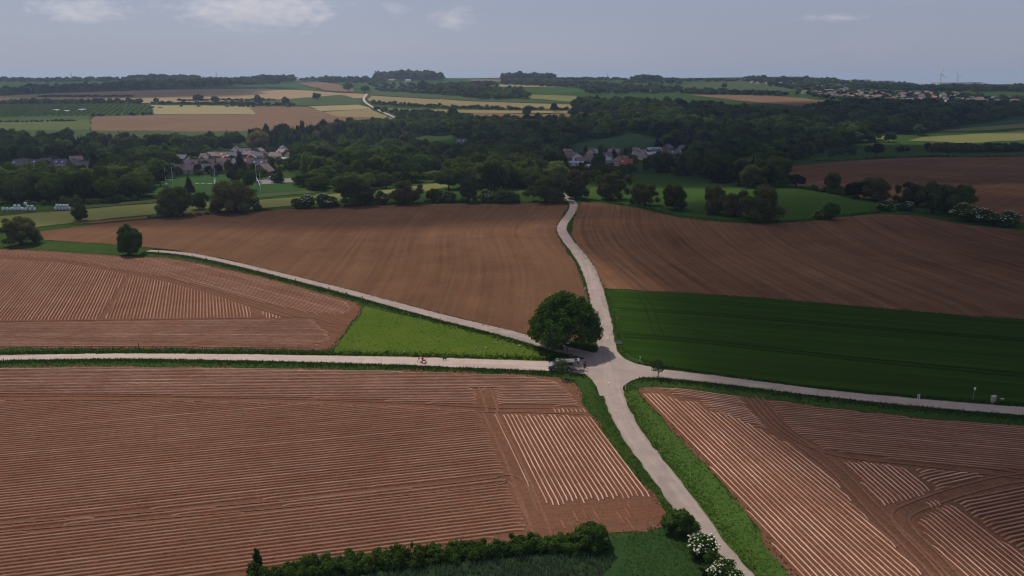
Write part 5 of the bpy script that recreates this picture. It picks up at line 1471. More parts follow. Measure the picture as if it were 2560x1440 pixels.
pb = gp(1059.5, 908)
pram = empty("pram", pb + Vector((0, 0, .1)), 0)
C_PRAM = cloth("red", (.42, .02, .025)); C_FR = plain("frame_metal", (.30, .30, .31), .4, .5, .7)
fr = MB()
for s in (-.26, .26):
    fr.tube([(-.62, s, 1.02), (-.40, s, .86), (.42, s, .16)], .016, 6); fr.tube([(-.38, s, .14), (.12, s, .62), (.30, s, .75)], .016, 6)
fr.tube([(-.62, -.26, 1.02), (-.62, .26, 1.02)], .02, 6); fr.tube([(-.38, -.26, .14), (-.38, .26, .14)], .014, 6); fr.tube([(.42, -.26, .16), (.42, .26, .16)], .014, 6)
fr.build("frame", C_FR, pram)
MB().prism([(-.30, .62), (-.18, .40), (.34, .42), (.46, .56), (.30, .60), (-.05, .60), (-.34, 1.0), (-.42, .96)], -.22, .22).build("seat", C_PRAM, pram, bevel=.02)
hv, hf = [], []
for i in range(7):
    a = R(20 + i * 20)
    for j in range(9):
        t = math.pi * j / 8
        hv.append((-.22 - .34 * math.cos(a) * (math.sin(t) * .6 + .4) + .05, -.25 * math.cos(t), .72 + .40 * math.sin(a) * (math.sin(t) * .5 + .5)))
hf = [(i * 9 + j, i * 9 + j + 1, (i + 1) * 9 + j + 1, (i + 1) * 9 + j) for i in range(6) for j in range(8)]
MB().add(hv, hf).build("hood", C_PRAM, pram, smooth=True)
for x, r in ((-.38, .15), (.42, .13)):
    for s in (-.29, .29): wheel(pram, x, s, r, r, .05)
tag(pram, "red pram being pushed along the pale gravelly road", "pram")

db = gp(1112, 902.5)
dog = empty("dog", db + Vector((0, 0, .08)), R(8))
DJ = {"hips": (-.30, 0, .46, .095), "loin": (-.08, 0, .49, .10), "chest": (.22, 0, .47, .13), "neck": (.38, 0, .60, .075), "skull": (.50, 0, .70, .075), "muzzle": (.64, 0, .67, .04), "nose": (.69, 0, .66, .028),
      "tail1": (-.42, 0, .54, .035), "tail2": (-.56, 0, .66, .025), "tail3": (-.62, 0, .78, .015)}
DE = [("hips", "loin"), ("loin", "chest"), ("chest", "neck"), ("neck", "skull"), ("skull", "muzzle"), ("muzzle", "nose"), ("hips", "tail1"), ("tail1", "tail2"), ("tail2", "tail3")]
for s, k in ((.09, "l"), (-.09, "r")):
    f = .08 if s > 0 else -.06
    DJ["ear" + k] = (.47, s * .7, .80, .02); DE.append(("skull", "ear" + k))
    DJ["stifle" + k] = (-.22 + f, s, .32, .06); DJ["hock" + k] = (-.38 + f, s, .19, .032); DJ["hpaw" + k] = (-.34 + f, s, .03, .03)
    DJ["elbow" + k] = (.20 - f, s, .30, .05); DJ["wrist" + k] = (.22 - f, s, .14, .03); DJ["fpaw" + k] = (.26 - f, s, .03, .03)
    DE += [("hips", "stifle" + k), ("stifle" + k, "hock" + k), ("hock" + k, "hpaw" + k), ("chest", "elbow" + k), ("elbow" + k, "wrist" + k), ("wrist" + k, "fpaw" + k)]
skinned("body", DJ, DE, [cloth("dark_fur", (.022, .014, .010))], lambda a, b2: 0, dog)
tag(dog, "dark brown dog walking ahead of the pram on the pale road", "dog")

# ------------------------------------------------------------------ fences
C_POST = plain("weathered_post", (0.10, 0.075, 0.058), 0.9, 0.1, var=0.3)
C_PALE = plain("grey_post", (0.34, 0.30, 0.26), 0.9, 0.1, var=0.3)
C_WIRE = plain("fence_wire", (0.12, 0.12, 0.12), 0.5, 0.4, 0.6)
def fence(pts_px, step, label, thick=(), mat=None, h=1.05, r=0.05, wires=2):
    c = catmull(P(*pts_px), 0.5)
    al = np.concatenate([[0], np.cumsum(np.hypot(*np.diff(c, axis=0).T))])
    ss = np.arange(0, al[-1], step)
    pp = np.stack([np.interp(ss, al, c[:, 0]), np.interp(ss, al, c[:, 1])], 1) + rng.normal(0, .08, (len(ss), 2))
    zz = terrain(pp[:, 0], pp[:, 1])
    e = empty("wire_fence", (pp[0][0], pp[0][1], float(zz[0])))
    base = e.location
    meshes = [MB().tube([(0, 0, -.25), (.01, 0, h * .5), (0, .015, h)], [r, r, r * .9], 7).mesh("post", mat or C_POST), MB().tube([(0, 0, -.25), (.01, 0, h * .6), (0, 0, h * 1.25)], [r * 2.4, r * 2.3, r * 2.2], 8).mesh("post_thick", mat or C_POST)]
    for i in range(len(pp)):
        o = obj("post", meshes[1 if i % 9 in thick else 0], e, Vector((pp[i][0], pp[i][1], zz[i])) - base)
        o.rotation_euler = (rng.normal(0, .05), rng.normal(0, .05), rng.uniform(0, 6)); o.scale = (1, 1, rng.uniform(.85, 1.15))
    for w in range(wires):
        mb = MB().tube([Vector((pp[i][0], pp[i][1], zz[i] + h * (.5 + .4 * w))) - base for i in range(len(pp))], .008, 3)
        mb.build("wire", C_WIRE, e)
    tag(e, label, "fence")
fence([(398, 637), (440, 642), (520, 656), (640, 684), (760, 714), (860, 739), (892, 748)], 3.6, "post and wire fence along the lane beside the fenced potato field", thick=(0, 4, 6), r=.055)
fence([(1100, 806), (1075, 800), (1005, 783), (940, 764), (912, 752)], 6.0, "short pale post fence above the grass triangle", thick=(0,), mat=C_PALE)
fence([(818, 886), (780, 879), (640, 876), (450, 875), (250, 872), (0, 874), (-100, 876)], 3.4, "thin post and wire fence above the pale gravelly road", thick=(3,), r=.035)
gt = gp(903, 752)
broken = empty("broken_gate", gt)
MB().tube([(.3, 0, -.2), (.3, 0, 1.25)], .09, 7).build("post", C_POST, broken)
MB().tube([(.3, 0, 1.2), (-.15, 0, .95), (-.75, .1, .45)], .06, 6).build("rail", C_POST, broken)
MB().tube([(.0, 0, -.1), (.0, 0, .75)], .05, 6).build("stake", C_PALE, broken)
tag(broken, "leaning broken wooden rail beside the farm lane", "gate")

# ------------------------------------------------------------------ roadside pieces
def post_sign(name, px, py, h, label, head=None, mat=C_WHITE, r=.045, cat="post"):
    b = gp(px, py); e = empty(name, b)
    MB().tube([(0, 0, -.2), (0, 0, h)], r, 8).build("pole", mat, e)
    if head: MB().box(*head).build("head", C_WHITE, e, bevel=.01)
    tag(e, label, cat)
post_sign("marker_post", 1600, 904, 1.15, "white marker post on the verge beside the cereal field", (-.09, .09, -.05, .05, .85, 1.15))
post_sign("marker_post", 1564, 975, 1.35, "white marker post on the corner of the lower right verge", (-.10, .10, -.05, .05, 1.1, 1.36))
post_sign("sign_pole", 2432, 1001, 2.4, "thin pole with a small white sign at the far right lane", (-.04, .16, -.14, .14, 2.0, 2.42), C_PALE, .03, "sign")
post_sign("short_post", 2294, 998, .95, "left one of two short white posts by the right lane", None, C_WHITE, .06)
post_sign("short_post", 2298, 999, .95, "right one of two short white posts by the right lane", None, C_WHITE, .06)
post_sign("sign_post", 1419, 882, 2.3, "dark signpost standing beside the big tree trunk", (-.3, .3, -.03, .03, 2.0, 2.3), C_BLACK, .05, "sign")
cb = gp(2482, 1007)
cab = empty("utility_cabinet", cb, R(20))
MB().box(-.42, .42, -.22, .22, -.1, 1.25).build("cabinet", plain("cabinet_grey", (.36, .36, .34), .6), cab, bevel=.03)
MB().box(-.47, .47, -.27, .27, 1.25, 1.32).build("lid", plain("cabinet_grey", (.52, .52, .50)), cab, bevel=.02)
MB().box(-.36, -.01, -.235, -.22, .15, 1.15).box(.01, .36, -.235, -.22, .15, 1.15).build("door", C_PALE, cab)
tag(cab, "pale utility cabinet beside the right lane", "cabinet")
tb = gp(2504, 1006)
tbe = empty("marker_table", tb)
MB().tube([(0, 0, -.1), (0, 0, .65)], .05, 7).build("stem", C_PALE, tbe); MB().box(-.3, .3, -.2, .2, .65, .72).build("plate", C_PALE, tbe)
tag(tbe, "small flat topped post right of the utility cabinet", "post")
gb = gp(1546, 858)
gr = empty("drain_grate", gb + Vector((0, 0, .17)), R(8))
mb = MB().box(-.75, .75, -1.0, -.9, 0, .04).box(-.75, .75, .9, 1.0, 0, .04).box(-.75, -.65, -.9, .9, 0, .04).box(.65, .75, -.9, .9, 0, .04)
mb.build("rim", plain("iron", (.07, .07, .08), .6, .4, .5), gr)
for k in range(6): MB().box(-.63 + k * .22, -.53 + k * .22, -.88, .88, 0, .035).build("bar", plain("iron", (.07, .07, .08)), gr)
tag(gr, "dark metal drain grate at the edge of the lane", "grate")
lb_ = gp(1463, 724)
lit = empty("litter_bag", lb_)
v = ICO_V * np.array([.35, .25, .18]) * (1 + .2 * rng.normal(size=(len(ICO_V), 1))) + np.array([0, 0, .15])
obj("bag", mesh_from("bag", v, tris=ICO_F, mat=plain("blue_plastic", (.12, .16, .42), .4)), lit)
obj("lid", mesh_from("lid", v * .5 + np.array([.0, .1, .35]), tris=ICO_F, mat=C_WHITE), lit)
tag(lit, "small blue and white litter at the field edge beside the lane", "litter")
M_PAINT = plain("worn_road_paint", (.5, .46, .43), .8, .2, var=.2)
for i, (px, py) in enumerate(((1519, 847), (1522, 960))):
    q = gp(px, py); mb = MB()
    mb.add([(q.x + a, q.y + b2, q.z + .24) for a, b2 in ((-.1, -.4), (.1, -.4), (.1, .0), (.26, .0), (0, .45), (-.26, .0), (-.1, .0))], [tuple(range(7))])
    tag(mb.build("road_marking", M_PAINT), "faded white arrow on the lane", kind="structure")
# stones scattered on the grass triangle
g_ = np.random.default_rng(12)
for i, (px, py) in enumerate([(1190, 868), (1215, 872), (1240, 858), (1252, 862), (1200, 880), (1010, 882), (1275, 870), (1262, 893), (1298, 866)]):
    q = gp(px, py); s = g_.uniform(.12, .3)
    v = ICO_V * np.array([1.3, 1, .6]) * s * (1 + .15 * g_.normal(size=(len(ICO_V), 1)))
    tag(obj("stone", mesh_from("stone", v, tris=ICO_F, mat=C_PALE), loc=q + Vector((0, 0, .1 + s * .2))), "pale loose stone lying on the grass triangle", "stone", "loose stones on the grass triangle")

# ------------------------------------------------------------------ wrapped bales
M_BALE = plain("bale_wrap", (.60, .62, .62), .35, .4, var=.08)
def bale_mesh():
    n = 16; ring = [(.0, 0), (.52, 0), (.62, .10), (.64, .6), (.62, 1.12), (.52, 1.22), (0, 1.22)]
    V = [(r * math.cos(2 * math.pi * k / n), r * math.sin(2 * math.pi * k / n), z) for r, z in ring[1:-1] for k in range(n)]
    F = [(a * n + k, a * n + (k + 1) % n, (a + 1) * n + (k + 1) % n, (a + 1) * n + k) for a in range(len(ring) - 3) for k in range(n)]
    F += [tuple(range(n))[::-1], tuple((len(ring) - 3) * n + k for k in range(n))]
    me = mesh_from("bale", V, faces=F, mat=M_BALE); me.polygons.foreach_set("use_smooth", np.ones(len(F), bool)); return me
BALE = bale_mesh()
def bale_row(x0, x1, py, layers, label, group):
    a, b2 = gp(x0, py), gp(x1, py); n = int((b2 - a).length / 1.32)
    for l in range(layers):
        for i in range(n - (l if l else 0)):
            t = (i + .5 + (.5 if l else 0) * (l % 2)) / n
            q = a.lerp(b2, t); q.z = float(terrain(q.x, q.y)) + lift(q.y, .05) + l * 1.22
            o = obj("bale", BALE, loc=q, rotz=i * 1.3 + l); o.scale = (1, 1, rng.uniform(.96, 1.03))
            tag(o, label, "bale", group)
bale_row(4, 62, 527, 1, "white wrapped bale in the long single row at the left meadow edge", "bales of the single row")
bale_row(28, 60, 526.4, 2, "white wrapped bale in the double layer behind the single row", "bales of the double layer")
bale_row(61, 92, 527.2, 3, "white wrapped bale in the tallest left hand stack", "bales of the tallest stack")
bale_row(136, 178, 525, 2, "white wrapped bale in the separate stack near the round bush", "bales of the separate stack")
# ------------------------------------------------------------------ houses
def wallm(nm, c): return plain("wall_" + nm, c, 0.9, 0.15, var=0.15, scale=1.5)
def roofm(nm, c): return plain("roof_" + nm, c, 0.8, 0.25, var=0.25, scale=1.2)
WB, WW, WT_, WC = wallm("brick", (.26, .13, .095)), wallm("white", (.80, .78, .75)), wallm("tan", (.42, .32, .24)), wallm("cream", (.52, .46, .37))
RB, RG, RR, RO, RP, RM = roofm("brown", (.20, .135, .12)), roofm("slate", (.11, .113, .135)), roofm("red", (.30, .075, .052)), roofm("orange", (.24, .13, .098)), roofm("pale", (.36, .38, .42)), roofm("mauve", (.26, .185, .18))
C_PANE = plain("window_glass", (.05, .06, .08), .15, .6, var=0)
C_FRAME = plain("window_frame", (.6, .6, .58), .6)
_hc = {}
def house_meshes(w, d, e, r, wm, rm, detail):
    key = (round(w), round(d), round(e, 1), round(r, 1), wm.name, rm.name, detail)
    if key in _hc: return _hc[key]
    wall = MB().add([(-w / 2, -d / 2, -1), (w / 2, -d / 2, -1), (w / 2, d / 2, -1), (-w / 2, d / 2, -1), (-w / 2, -d / 2, e), (w / 2, -d / 2, e), (w / 2, d / 2, e), (-w / 2, d / 2, e), (-w / 2, 0, r), (w / 2, 0, r)],
                    [(0, 1, 5, 4), (2, 3, 7, 6), (1, 2, 6, 9, 5), (3, 0, 4, 8, 7), (4, 5, 9, 8), (6, 7, 8, 9)]).mesh("house_wall", wm)
    t, o = .22, .45; sl = (r - e) / (d / 2)
    rf = MB()
    for s in (-1, 1):
        V = []
        for x in (-w / 2 - o, w / 2 + o):
            V += [(x, s * (d / 2 + o), e - o * sl + .06), (x, 0, r + .06), (x, 0, r + .06 + t), (x, s * (d / 2 + o), e - o * sl + .06 + t)]
        rf.add(V, [(0, 1, 2, 3), (7, 6, 5, 4), (0, 4, 5, 1), (1, 5, 6, 2), (2, 6, 7, 3), (3, 7, 4, 0)])
    roof = rf.mesh("house_roof", rm)
    ch = MB().box(w * .28, w * .28 + .7, -.35, .35, r - .8, r + 1.1).mesh("chimney", WB) if detail else None
    win = MB().box(-.6, .6, -.05, .05, 0, 1.3).mesh("window", C_FRAME) if detail else None
    pane = MB().box(-.52, .52, -.075, -.05, .08, 1.22).mesh("pane", C_PANE) if detail else None
    door = MB().box(-.5, .5, -.06, .05, 0, 2.1).mesh("door", C_LOW) if detail else None
    _hc[key] = (wall, roof, ch, win, pane, door)
    return _hc[key]

def house(px, py, w, d, e, r, rot, wm, rm, label, group=None, detail=True, name="house", cat="house", sky=0):
    b = gp(px, py); h = empty(name, b, R(rot))
    if detail and b.y < 1100: w, d, e, r = w * .86, d * .88, e * .9, r * .9
    wall, roof, ch, win, pane, door = house_meshes(w, d, e, r, wm, rm, detail)
    obj("wall", wall, h); ro = obj("roof", roof, h)
    if detail:
        obj("chimney", ch, ro)
        for fl in range(max(1, int((e - .6) / 2.5))):
            for k in range(max(2, int(w / 3.2))):
                x = -w / 2 + (k + .5) * w / max(2, int(w / 3.2))
                if fl == 0 and k == 1:
                    obj("door", door, h, (x, -d / 2 - .01, 0)); continue
                q = obj("window", win, h, (x, -d / 2 - .01, .9 + 2.6 * fl)); obj("pane", pane, q)
        q = obj("window", win, h, (w / 2 + .01, 0, e * .45), R(90)); obj("pane", pane, q)
        sl = (r - e) / (d / 2)
        for k in range(sky):
            m = MB().box(-.5, .5, -.06, .06, -.6, .6).mesh("skylight", C_LAMP)
            o = obj("skylight", m, ro, (-w * .25 + k * w * .45, -d / 4, (e + r) / 2 + .36)); o.rotation_euler = (-(math.pi / 2 - math.atan(sl)), 0, 0)
    HOUSE_KEEP.append((b.x, b.y, max(w, d) * .75))
    tag(h, label, cat, group)
    return h

for i, (px, py) in enumerate([(446, 434), (470, 434), (494, 433), (518, 433), (543, 432), (568, 432)]):
    house(px, py, 11, 9, 3.2, 7.0, (4, -3, 2, 6, -2, 3)[i], (WB, WT_)[i % 2], (RB, RM)[i % 2],
          ("leftmost brown roofed house of the long row behind the rugby pitch", "second house from the left in the long row behind the pitch", "third house from the left in the long row behind the pitch",
           "fourth house from the left in the long row behind the pitch", "fifth house from the left in the long row behind the pitch", "rightmost house of the long row behind the rugby pitch")[i], sky=1 if i in (0, 3) else 0)
for i, (px, py) in enumerate([(480, 418), (520, 416), (560, 414), (600, 415)]):
    house(px, py, 12, 8, 3.0, 6.2, (0, 5, -4, 3)[i], WB, (RM, RB, RB, RM)[i], ("mauve roofed house behind the left part of the long row", "brown roofed house behind the middle of the long row", "brown roofed house behind the right part of the long row", "mauve roofed house left of the tall village spruce")[i])
house(622, 421, 9, 9, 5.0, 8.5, 20, WB, RO, "orange roofed brick house right of the tall village spruce", sky=1)
house(650, 424, 14, 9, 4.0, 8.0, -6, WB, RG, "slate roofed house with skylights beside the car park", sky=2)
house(660, 440, 11, 11, 3.6, 8.6, 80, WB, RB, "brown brick gable facing the rugby pitch car park")
house(690, 402, 11, 8, 4.6, 8.0, -3, WW, RM, "white walled house with a mauve roof in the trees")
house(712, 404, 6, 5, 2.6, 4.0, 15, WW, RP, "small white garage beside the white walled house", name="garage", cat="garage")
house(590, 386, 8, 9, 4.2, 8.2, 88, WW, RG, "white gabled house on the slope above the village")
house(603, 387, 6, 5, 2.6, 4.6, 10, WB, RR, "small red brick annex beside the white gabled house")
house(533, 401, 10, 8, 4.6, 7.8, 8, WB, RM, "mauve roofed brick house at the upper left of the village")
house(514, 403, 8, 7, 4.0, 7.0, -10, WB, RB, "brown roofed cottage left of the mauve roofed brick house")
house(564, 402, 11, 8, 4.6, 7.8, 0, WB, RB, "brick house in the middle of the upper village row", sky=1)
house(585, 402, 11, 8, 4.6, 7.8, 0, WB, RG, "brick house with slate roof below the white gabled house")
house(646, 402, 10, 9, 4.6, 8.2, 5, WT_, RG, "slate roofed tan house half hidden right of the village")
house(338, 414, 10, 9, 3.2, 5.6, 12, WC, RP, "pale roofed hall between the trees left of the village", name="hall", cat="hall")
house(100, 424, 11, 9, 4.6, 8.2, 6, WB, RG, "dark roofed house with skylights at the far left", sky=2)
house(156, 424, 12, 9, 4.6, 8.2, -4, WB, RG, "dark roofed house behind the pale yellow roof", sky=2)
house(84, 434, 10, 8, 3.8, 6.8, 10, WB, RM, "mauve roofed house left of the pale yellow roof")
house(55, 430, 10, 8, 3.8, 6.6, -8, WB, RB, "brown roofed house at the far left village edge")
house(118, 438, 9, 8, 3.8, 6.8, 4, WT_, RM, "tan house directly left of the pale yellow roof")
yb = gp(150, 443)
yt = empty("yellow_tent", yb)
yv = [(-5.5, -4, 3.6), (-1.5, -4, 4.6), (4, -4, 3.4), (-5.5, 4, 3.8), (-1.5, 4, 4.8), (4, 4, 3.6), (-2.2, 0, 5.2), (0.2, 0, 6.9), (2.0, 0, 6.6), (-5, 0, 4.6)]
MB().add(yv, [(0, 1, 6, 9), (1, 7, 6), (1, 2, 8, 7), (2, 5, 8), (5, 4, 7, 8), (4, 6, 7), (4, 3, 9, 6), (3, 0, 9)]).build("roof", plain("yellow_canvas", (.82, .56, .20), .8, .2, var=.08), yt)
for x, y in ((-5.4, -3.9), (3.9, -3.9), (-5.4, 3.9), (3.9, 3.9)): MB().tube([(x, y, -.5), (x, y, 3.6)], .08, 6).build("pole", C_PALE, yt)
tag(yt, "pale yellow peaked canvas roof showing above the dark trees", "tent")

# right hand hamlet
house(1415, 403, 13, 10, 4.0, 8.8, 0, WB, RB, "brown roofed barn at the left end of the hamlet", name="barn", cat="barn")
house(1442, 404, 8, 9, 4.8, 8.2, 86, WW, RG, "white gabled house in the hamlet")
house(1470, 405, 9, 8, 3.6, 6.6, 30, WT_, RB, "tan walled house right of the white gabled house")
house(1440, 414, 14, 7, 2.8, 3.8, -3, WW, RP, "long low white building in front of the hamlet", name="shed", cat="shed")
house(1452, 409, 9, 7, 3.0, 5.6, 12, WB, RB, "brown roofed outbuilding below the white gabled house", name="shed", cat="shed")
house(1474, 424, 8, 7, 2.4, 4.4, 35, WC, RP, "pale grey roofed shed at the lower edge of the hamlet", name="shed", cat="shed")
house(1478, 391, 9, 8, 4.4, 7.4, 70, WC, RG, "cream gabled house beside the slim cypresses")
house(1518, 402, 8, 8, 4.8, 7.4, 5, WW, RG, "white cube house left of the red roofed house")
house(1525, 412, 10, 7, 3.0, 4.0, 0, WW, RG, "low white house with a slate roof left of the red roofed house")
house(1566, 402, 15, 8, 3.4, 4.6, 2, WW, RG, "long low white building behind the red roofed house", name="hall", cat="hall")
house(1564, 420, 11, 9, 3.2, 7.6, -10, WT_, RR, "house with a bright red roof in the hamlet", sky=1)
house(1605, 392, 8, 8, 4.4, 7.0, 20, WB, RM, "brick house with a small white dormer left of the pale roofs")
house(1634, 384, 16, 10, 4.0, 6.4, 14, WC, RP, "large pale blue roofed hall in the hamlet", name="hall", cat="hall")
house(1628, 394, 12, 9, 3.4, 5.6, 20, WC, RP, "smaller pale blue roofed hall in front of the large one", name="hall", cat="hall")
house(1690, 394, 20, 10, 3.8, 7.4, 8, WB, RG, "long slate roofed farmhouse at the right of the hamlet", sky=2)
house(1668, 380, 14, 10, 4.6, 8.0, 60, WB, RG, "slate roofed house behind the pale blue halls")
house(1672, 407, 10, 8, 2.8, 5.0, -20, WC, RP, "pale roofed shed at the lower right of the hamlet", name="shed", cat="shed")
house(1154, 367, 12, 9, 4.4, 9.2, 4, WW, RG, "lone slate roofed house in the central wood clearing", sky=2)
house(1098, 416, 9, 14, 4.0, 8.6, 6, WB, RG, "slate roof glimpsed between the central trees")
house(1024, 309, 11, 8, 4.0, 6.4, 12, WW, RP, "white house at the foot of the hill lane")
house(1003, 307, 8, 7, 3.0, 5.2, -10, WW, RG, "small white shed beside the house at the foot of the hill lane", name="shed", cat="shed")
house(2028, 317, 12, 8, 4.0, 7.0, 15, WC, RP, "pale house alone in the right hand valley wood")
house(2270, 284, 22, 14, 4.0, 5.4, 8, WW, RP, "pale hall at the far end of the right hand valley", name="hall", cat="hall")
house(1925, 396, 9, 8, 3.4, 6.0, 10, WT_, RM, "small roof hidden in the trees left of the hill field")
house(995, 200, 22, 14, 5, 9, 10, WW, RG, "white farmhouse below the rounded skyline wood", name="farmhouse", cat="house")
house(980, 204, 20, 12, 4, 8, -5, WB, RM, "brick farm below the rounded skyline wood", name="farmhouse", cat="house")
house(1020, 204, 16, 10, 4, 7, 20, WW, RP, "white barn right of the skyline farmhouse", name="barn", cat="barn")
house(880, 203, 18, 12, 4, 8, 0, WB, RM, "brick farm on the left part of the ridge", name="farmhouse", cat="house")
house(745, 202, 22, 12, 5, 8, 6, WW, RP, "pale farm buildings among the ridge trees", name="farmhouse", cat="house")
house(1630, 233, 18, 10, 4, 8, 4, WB, RM, "brick farm at the edge of the dark wood", name="farmhouse", cat="house")
house(1240, 199.5, 30, 14, 5, 7, 3, WT_, RM, "low tan hall on the skyline beside the round wood", name="hall", cat="hall")
for i, px in enumerate((45, 165, 210, 250, 60)):
    house(px, (203, 202, 203, 202, 204)[i], 18, 10, 4, 7, i * 9, (WW, WB, WW, WW, WB)[i], (RG, RO, RP, RM, RM)[i], "small house among the trees on the far left ridge", "houses on the far left ridge", detail=False)
for i, (px, py) in enumerate(((142, 279), (207, 278), (168, 281))):
    house(px, py, (9, 11, 7)[i], 5, 2.4, 3.4, 5 * i, WW, RP, ("left white shed in the orchard", "right white shed in the orchard", "smallest white shed in the orchard")[i], name="shed", cat="shed", detail=False)

# further houses glimpsed between the trees of both settlements
_gh = np.random.default_rng(31)
for poly, n, lab, grp in (([(440, 404), (730, 378), (738, 400), (600, 412), (460, 424)], 15, "small house among the garden trees of the upper village", "houses among the upper village trees"),
                          ([(30, 412), (215, 410), (215, 436), (60, 436)], 9, "small house among the trees at the far left village edge", "houses at the far left village edge"),
                          ([(1400, 388), (1480, 384), (1715, 380), (1715, 408), (1500, 418), (1410, 416)], 13, "small house among the trees of the right hand hamlet", "houses among the hamlet trees")):
    pw = np.array(poly, float); k = t = 0
    while k < n and t < 900:
        t += 1
        q = _gh.uniform(pw.min(0), pw.max(0))
        if not inside(q[None], pw)[0]: continue
        b = gp(*q)
        if min(math.hypot(b.x - h[0], b.y - h[1]) - h[2] for h in HOUSE_KEEP) < 6: continue
        house(q[0], q[1], float(_gh.choice([8, 10, 12])), 8, 4.2, 7.2, float(_gh.integers(0, 12) * 15), (WW, WB, WC, WB, WT_)[_gh.integers(5)], (RM, RB, RG, RO, RM)[_gh.integers(5)], lab, grp, name="cottage"); k += 1

# hillside town on the right
g_ = np.random.default_rng(77)
tp, wt = [], []
for poly, n in (([(1850, 201), (1995, 199), (2080, 207), (2180, 216), (2120, 230), (2000, 222), (1920, 216)], 84), ([(2010, 224), (2120, 232), (2380, 236), (2400, 246), (2200, 250), (2060, 244), (1990, 232)], 96),
                ([(2300, 246), (2560, 250), (2560, 262), (2380, 258)], 34), ([(2150, 250), (2300, 250), (2330, 262), (2180, 258)], 18)):
    pw = np.array(poly, float)
    k = 0
    while k < n:
        q = g_.uniform(pw.min(0), pw.max(0))
        if inside(q[None], pw)[0]: tp.append(q); k += 1
for i, q in enumerate(tp):
    w = g_.uniform(7, 15); orange = q[1] > 232
    house(q[0], q[1], max(8, round(w / 4) * 4), 8, 4.2, 7.0, float(g_.integers(0, 12) * 15), (WW, WW, WC, WB, WT_)[g_.integers(5)], ((RO, RG, RB, RB) if orange else (RG, RG, RB, RM))[g_.integers(4)],
          "small distant house in the dense lower part of the hillside town" if orange else "small distant house in the upper part of the hillside town", "houses in the lower town" if orange else "houses in the upper town", detail=False)
for i, (px, py, w, d, h, lab) in enumerate([(2372, 214, 95, 60, 9, "long white factory hall beside the large wind turbine"), (2425, 213, 60, 50, 9, "white factory hall right of the wind turbines"), (2205, 209, 60, 50, 8, "white hall on the skyline left of the wind turbines"), (2150, 207, 45, 40, 8, "small white hall on the skyline above the town")]):
    b = gp(px, py); e = empty("factory_hall", b, R(2 * i))
    MB().box(-w / 2, w / 2, -d / 2, d / 2, -2, h).build("wall", WW, e); MB().box(-w / 2 - 1, w / 2 + 1, -d / 2 - 1, d / 2 + 1, h, h + 1.5).build("roof", RP, e)
    tag(e, lab, "factory")
def turbine(px, py, hpx, a0, lab):
    b = gp(px, py); m = float(mpp(b.x, b.y)); h = hpx * m; e = empty("wind_turbine", b)
    MB().tube([(0, 0, -3), (0, 0, h)], [h * .05, h * .034], 10).build("tower", C_WHITE, e)
    MB().box(-h * .03, h * .03, -h * .05, h * .06, h - h * .02, h + h * .03).build("nacelle", C_WHITE, e)
    for k in range(3):
        a = R(a0 + 120 * k); L = h * .62
        mb = MB().tube([(0, 0, 0), (math.sin(a) * L * .3, 0, math.cos(a) * L * .3), (math.sin(a) * L, 0, math.cos(a) * L)], [h * .022, h * .034, h * .014], 6)
        mb.build("blade", C_WHITE, e, (0, -h * .06, h))
    tag(e, lab, "wind turbine")
turbine(2349, 214, 29, 15, "large white wind turbine on the right skyline")
turbine(2392, 212, 21, -30, "smaller white wind turbine right of the large one")
def mast(px, py, hpx, lab, r=.5):
    b = gp(px, py); m = float(mpp(b.x, b.y)); h = hpx * m; e = empty("radio_mast", b); s = h * .02 + .2
    for a in range(3):
        MB().tube([(math.cos(a * 2.09) * s, math.sin(a * 2.09) * s, -1), (math.cos(a * 2.09) * s * .5, math.sin(a * 2.09) * s * .5, h)], r * .3, 4).build("leg", C_PALE, e)
    z = MB()
    for k in range(12):
        t, u = k / 12, (k + 1) / 12
        z.tube([(math.cos(k * 2.09) * s * (1 - .5 * t), math.sin(k * 2.09) * s * (1 - .5 * t), h * t), (math.cos((k + 1) * 2.09) * s * (1 - .5 * u), math.sin((k + 1) * 2.09) * s * (1 - .5 * u), h * u)], r * .2, 4)
    z.build("lattice", C_PALE, e)
    tag(e, lab, "mast")
mast(542, 203, 24, "thin mast on the left skyline", 1.2); mast(180, 203, 22, "thin mast at the far left skyline", 1.0); mast(1519, 203, 20, "thin mast on the skyline right of the round wood", 1.2)
mast(752, 410, 42, "pale lattice mast in the trees right of the village", .8)

# rugby pitch
def goal(p1, p2, hpx, lab):
    a, b = gp(*p1), gp(*p2); e = empty("rugby_goal", a); h = hpx * float(mpp(a.x, a.y))
    for q in (a, b): MB().tube([q - a - Vector((0, 0, .3)), q - a + Vector((0, 0, h * .3)), q - a + Vector((0, 0, h))], [.14, .13, .08], 7).build("post", C_WHITE, e)
    MB().tube([Vector((0, 0, 3.0)), b - a + Vector((0, 0, 3.0))], .10, 6).build("crossbar", C_WHITE, e)
    tag(e, lab, "goal")
goal((433, 463), (416, 463), 46, "left white rugby goal"); goal((539, 460), (537, 481), 44, "middle white rugby goal beyond the largest willow"); goal((642, 456), (652, 480), 44, "right white rugby goal near the car park")
for x0, x1 in ((412, 421), (488, 498), (503, 513), (519, 530), (545, 556)):
    a, b = gp(x0, 460.5), gp(x1, 460.3)
    MB_ = MB().box(0, (b - a).length, -.35, .35, 0, .03)
    o = MB_.build("pitch_line", C_WHITE, loc=a + Vector((0, 0, .42))); o.rotation_euler = (0, 0, math.atan2(b.y - a.y, b.x - a.x))
    tag(o, "white line painted on the rugby pitch", kind="structure")

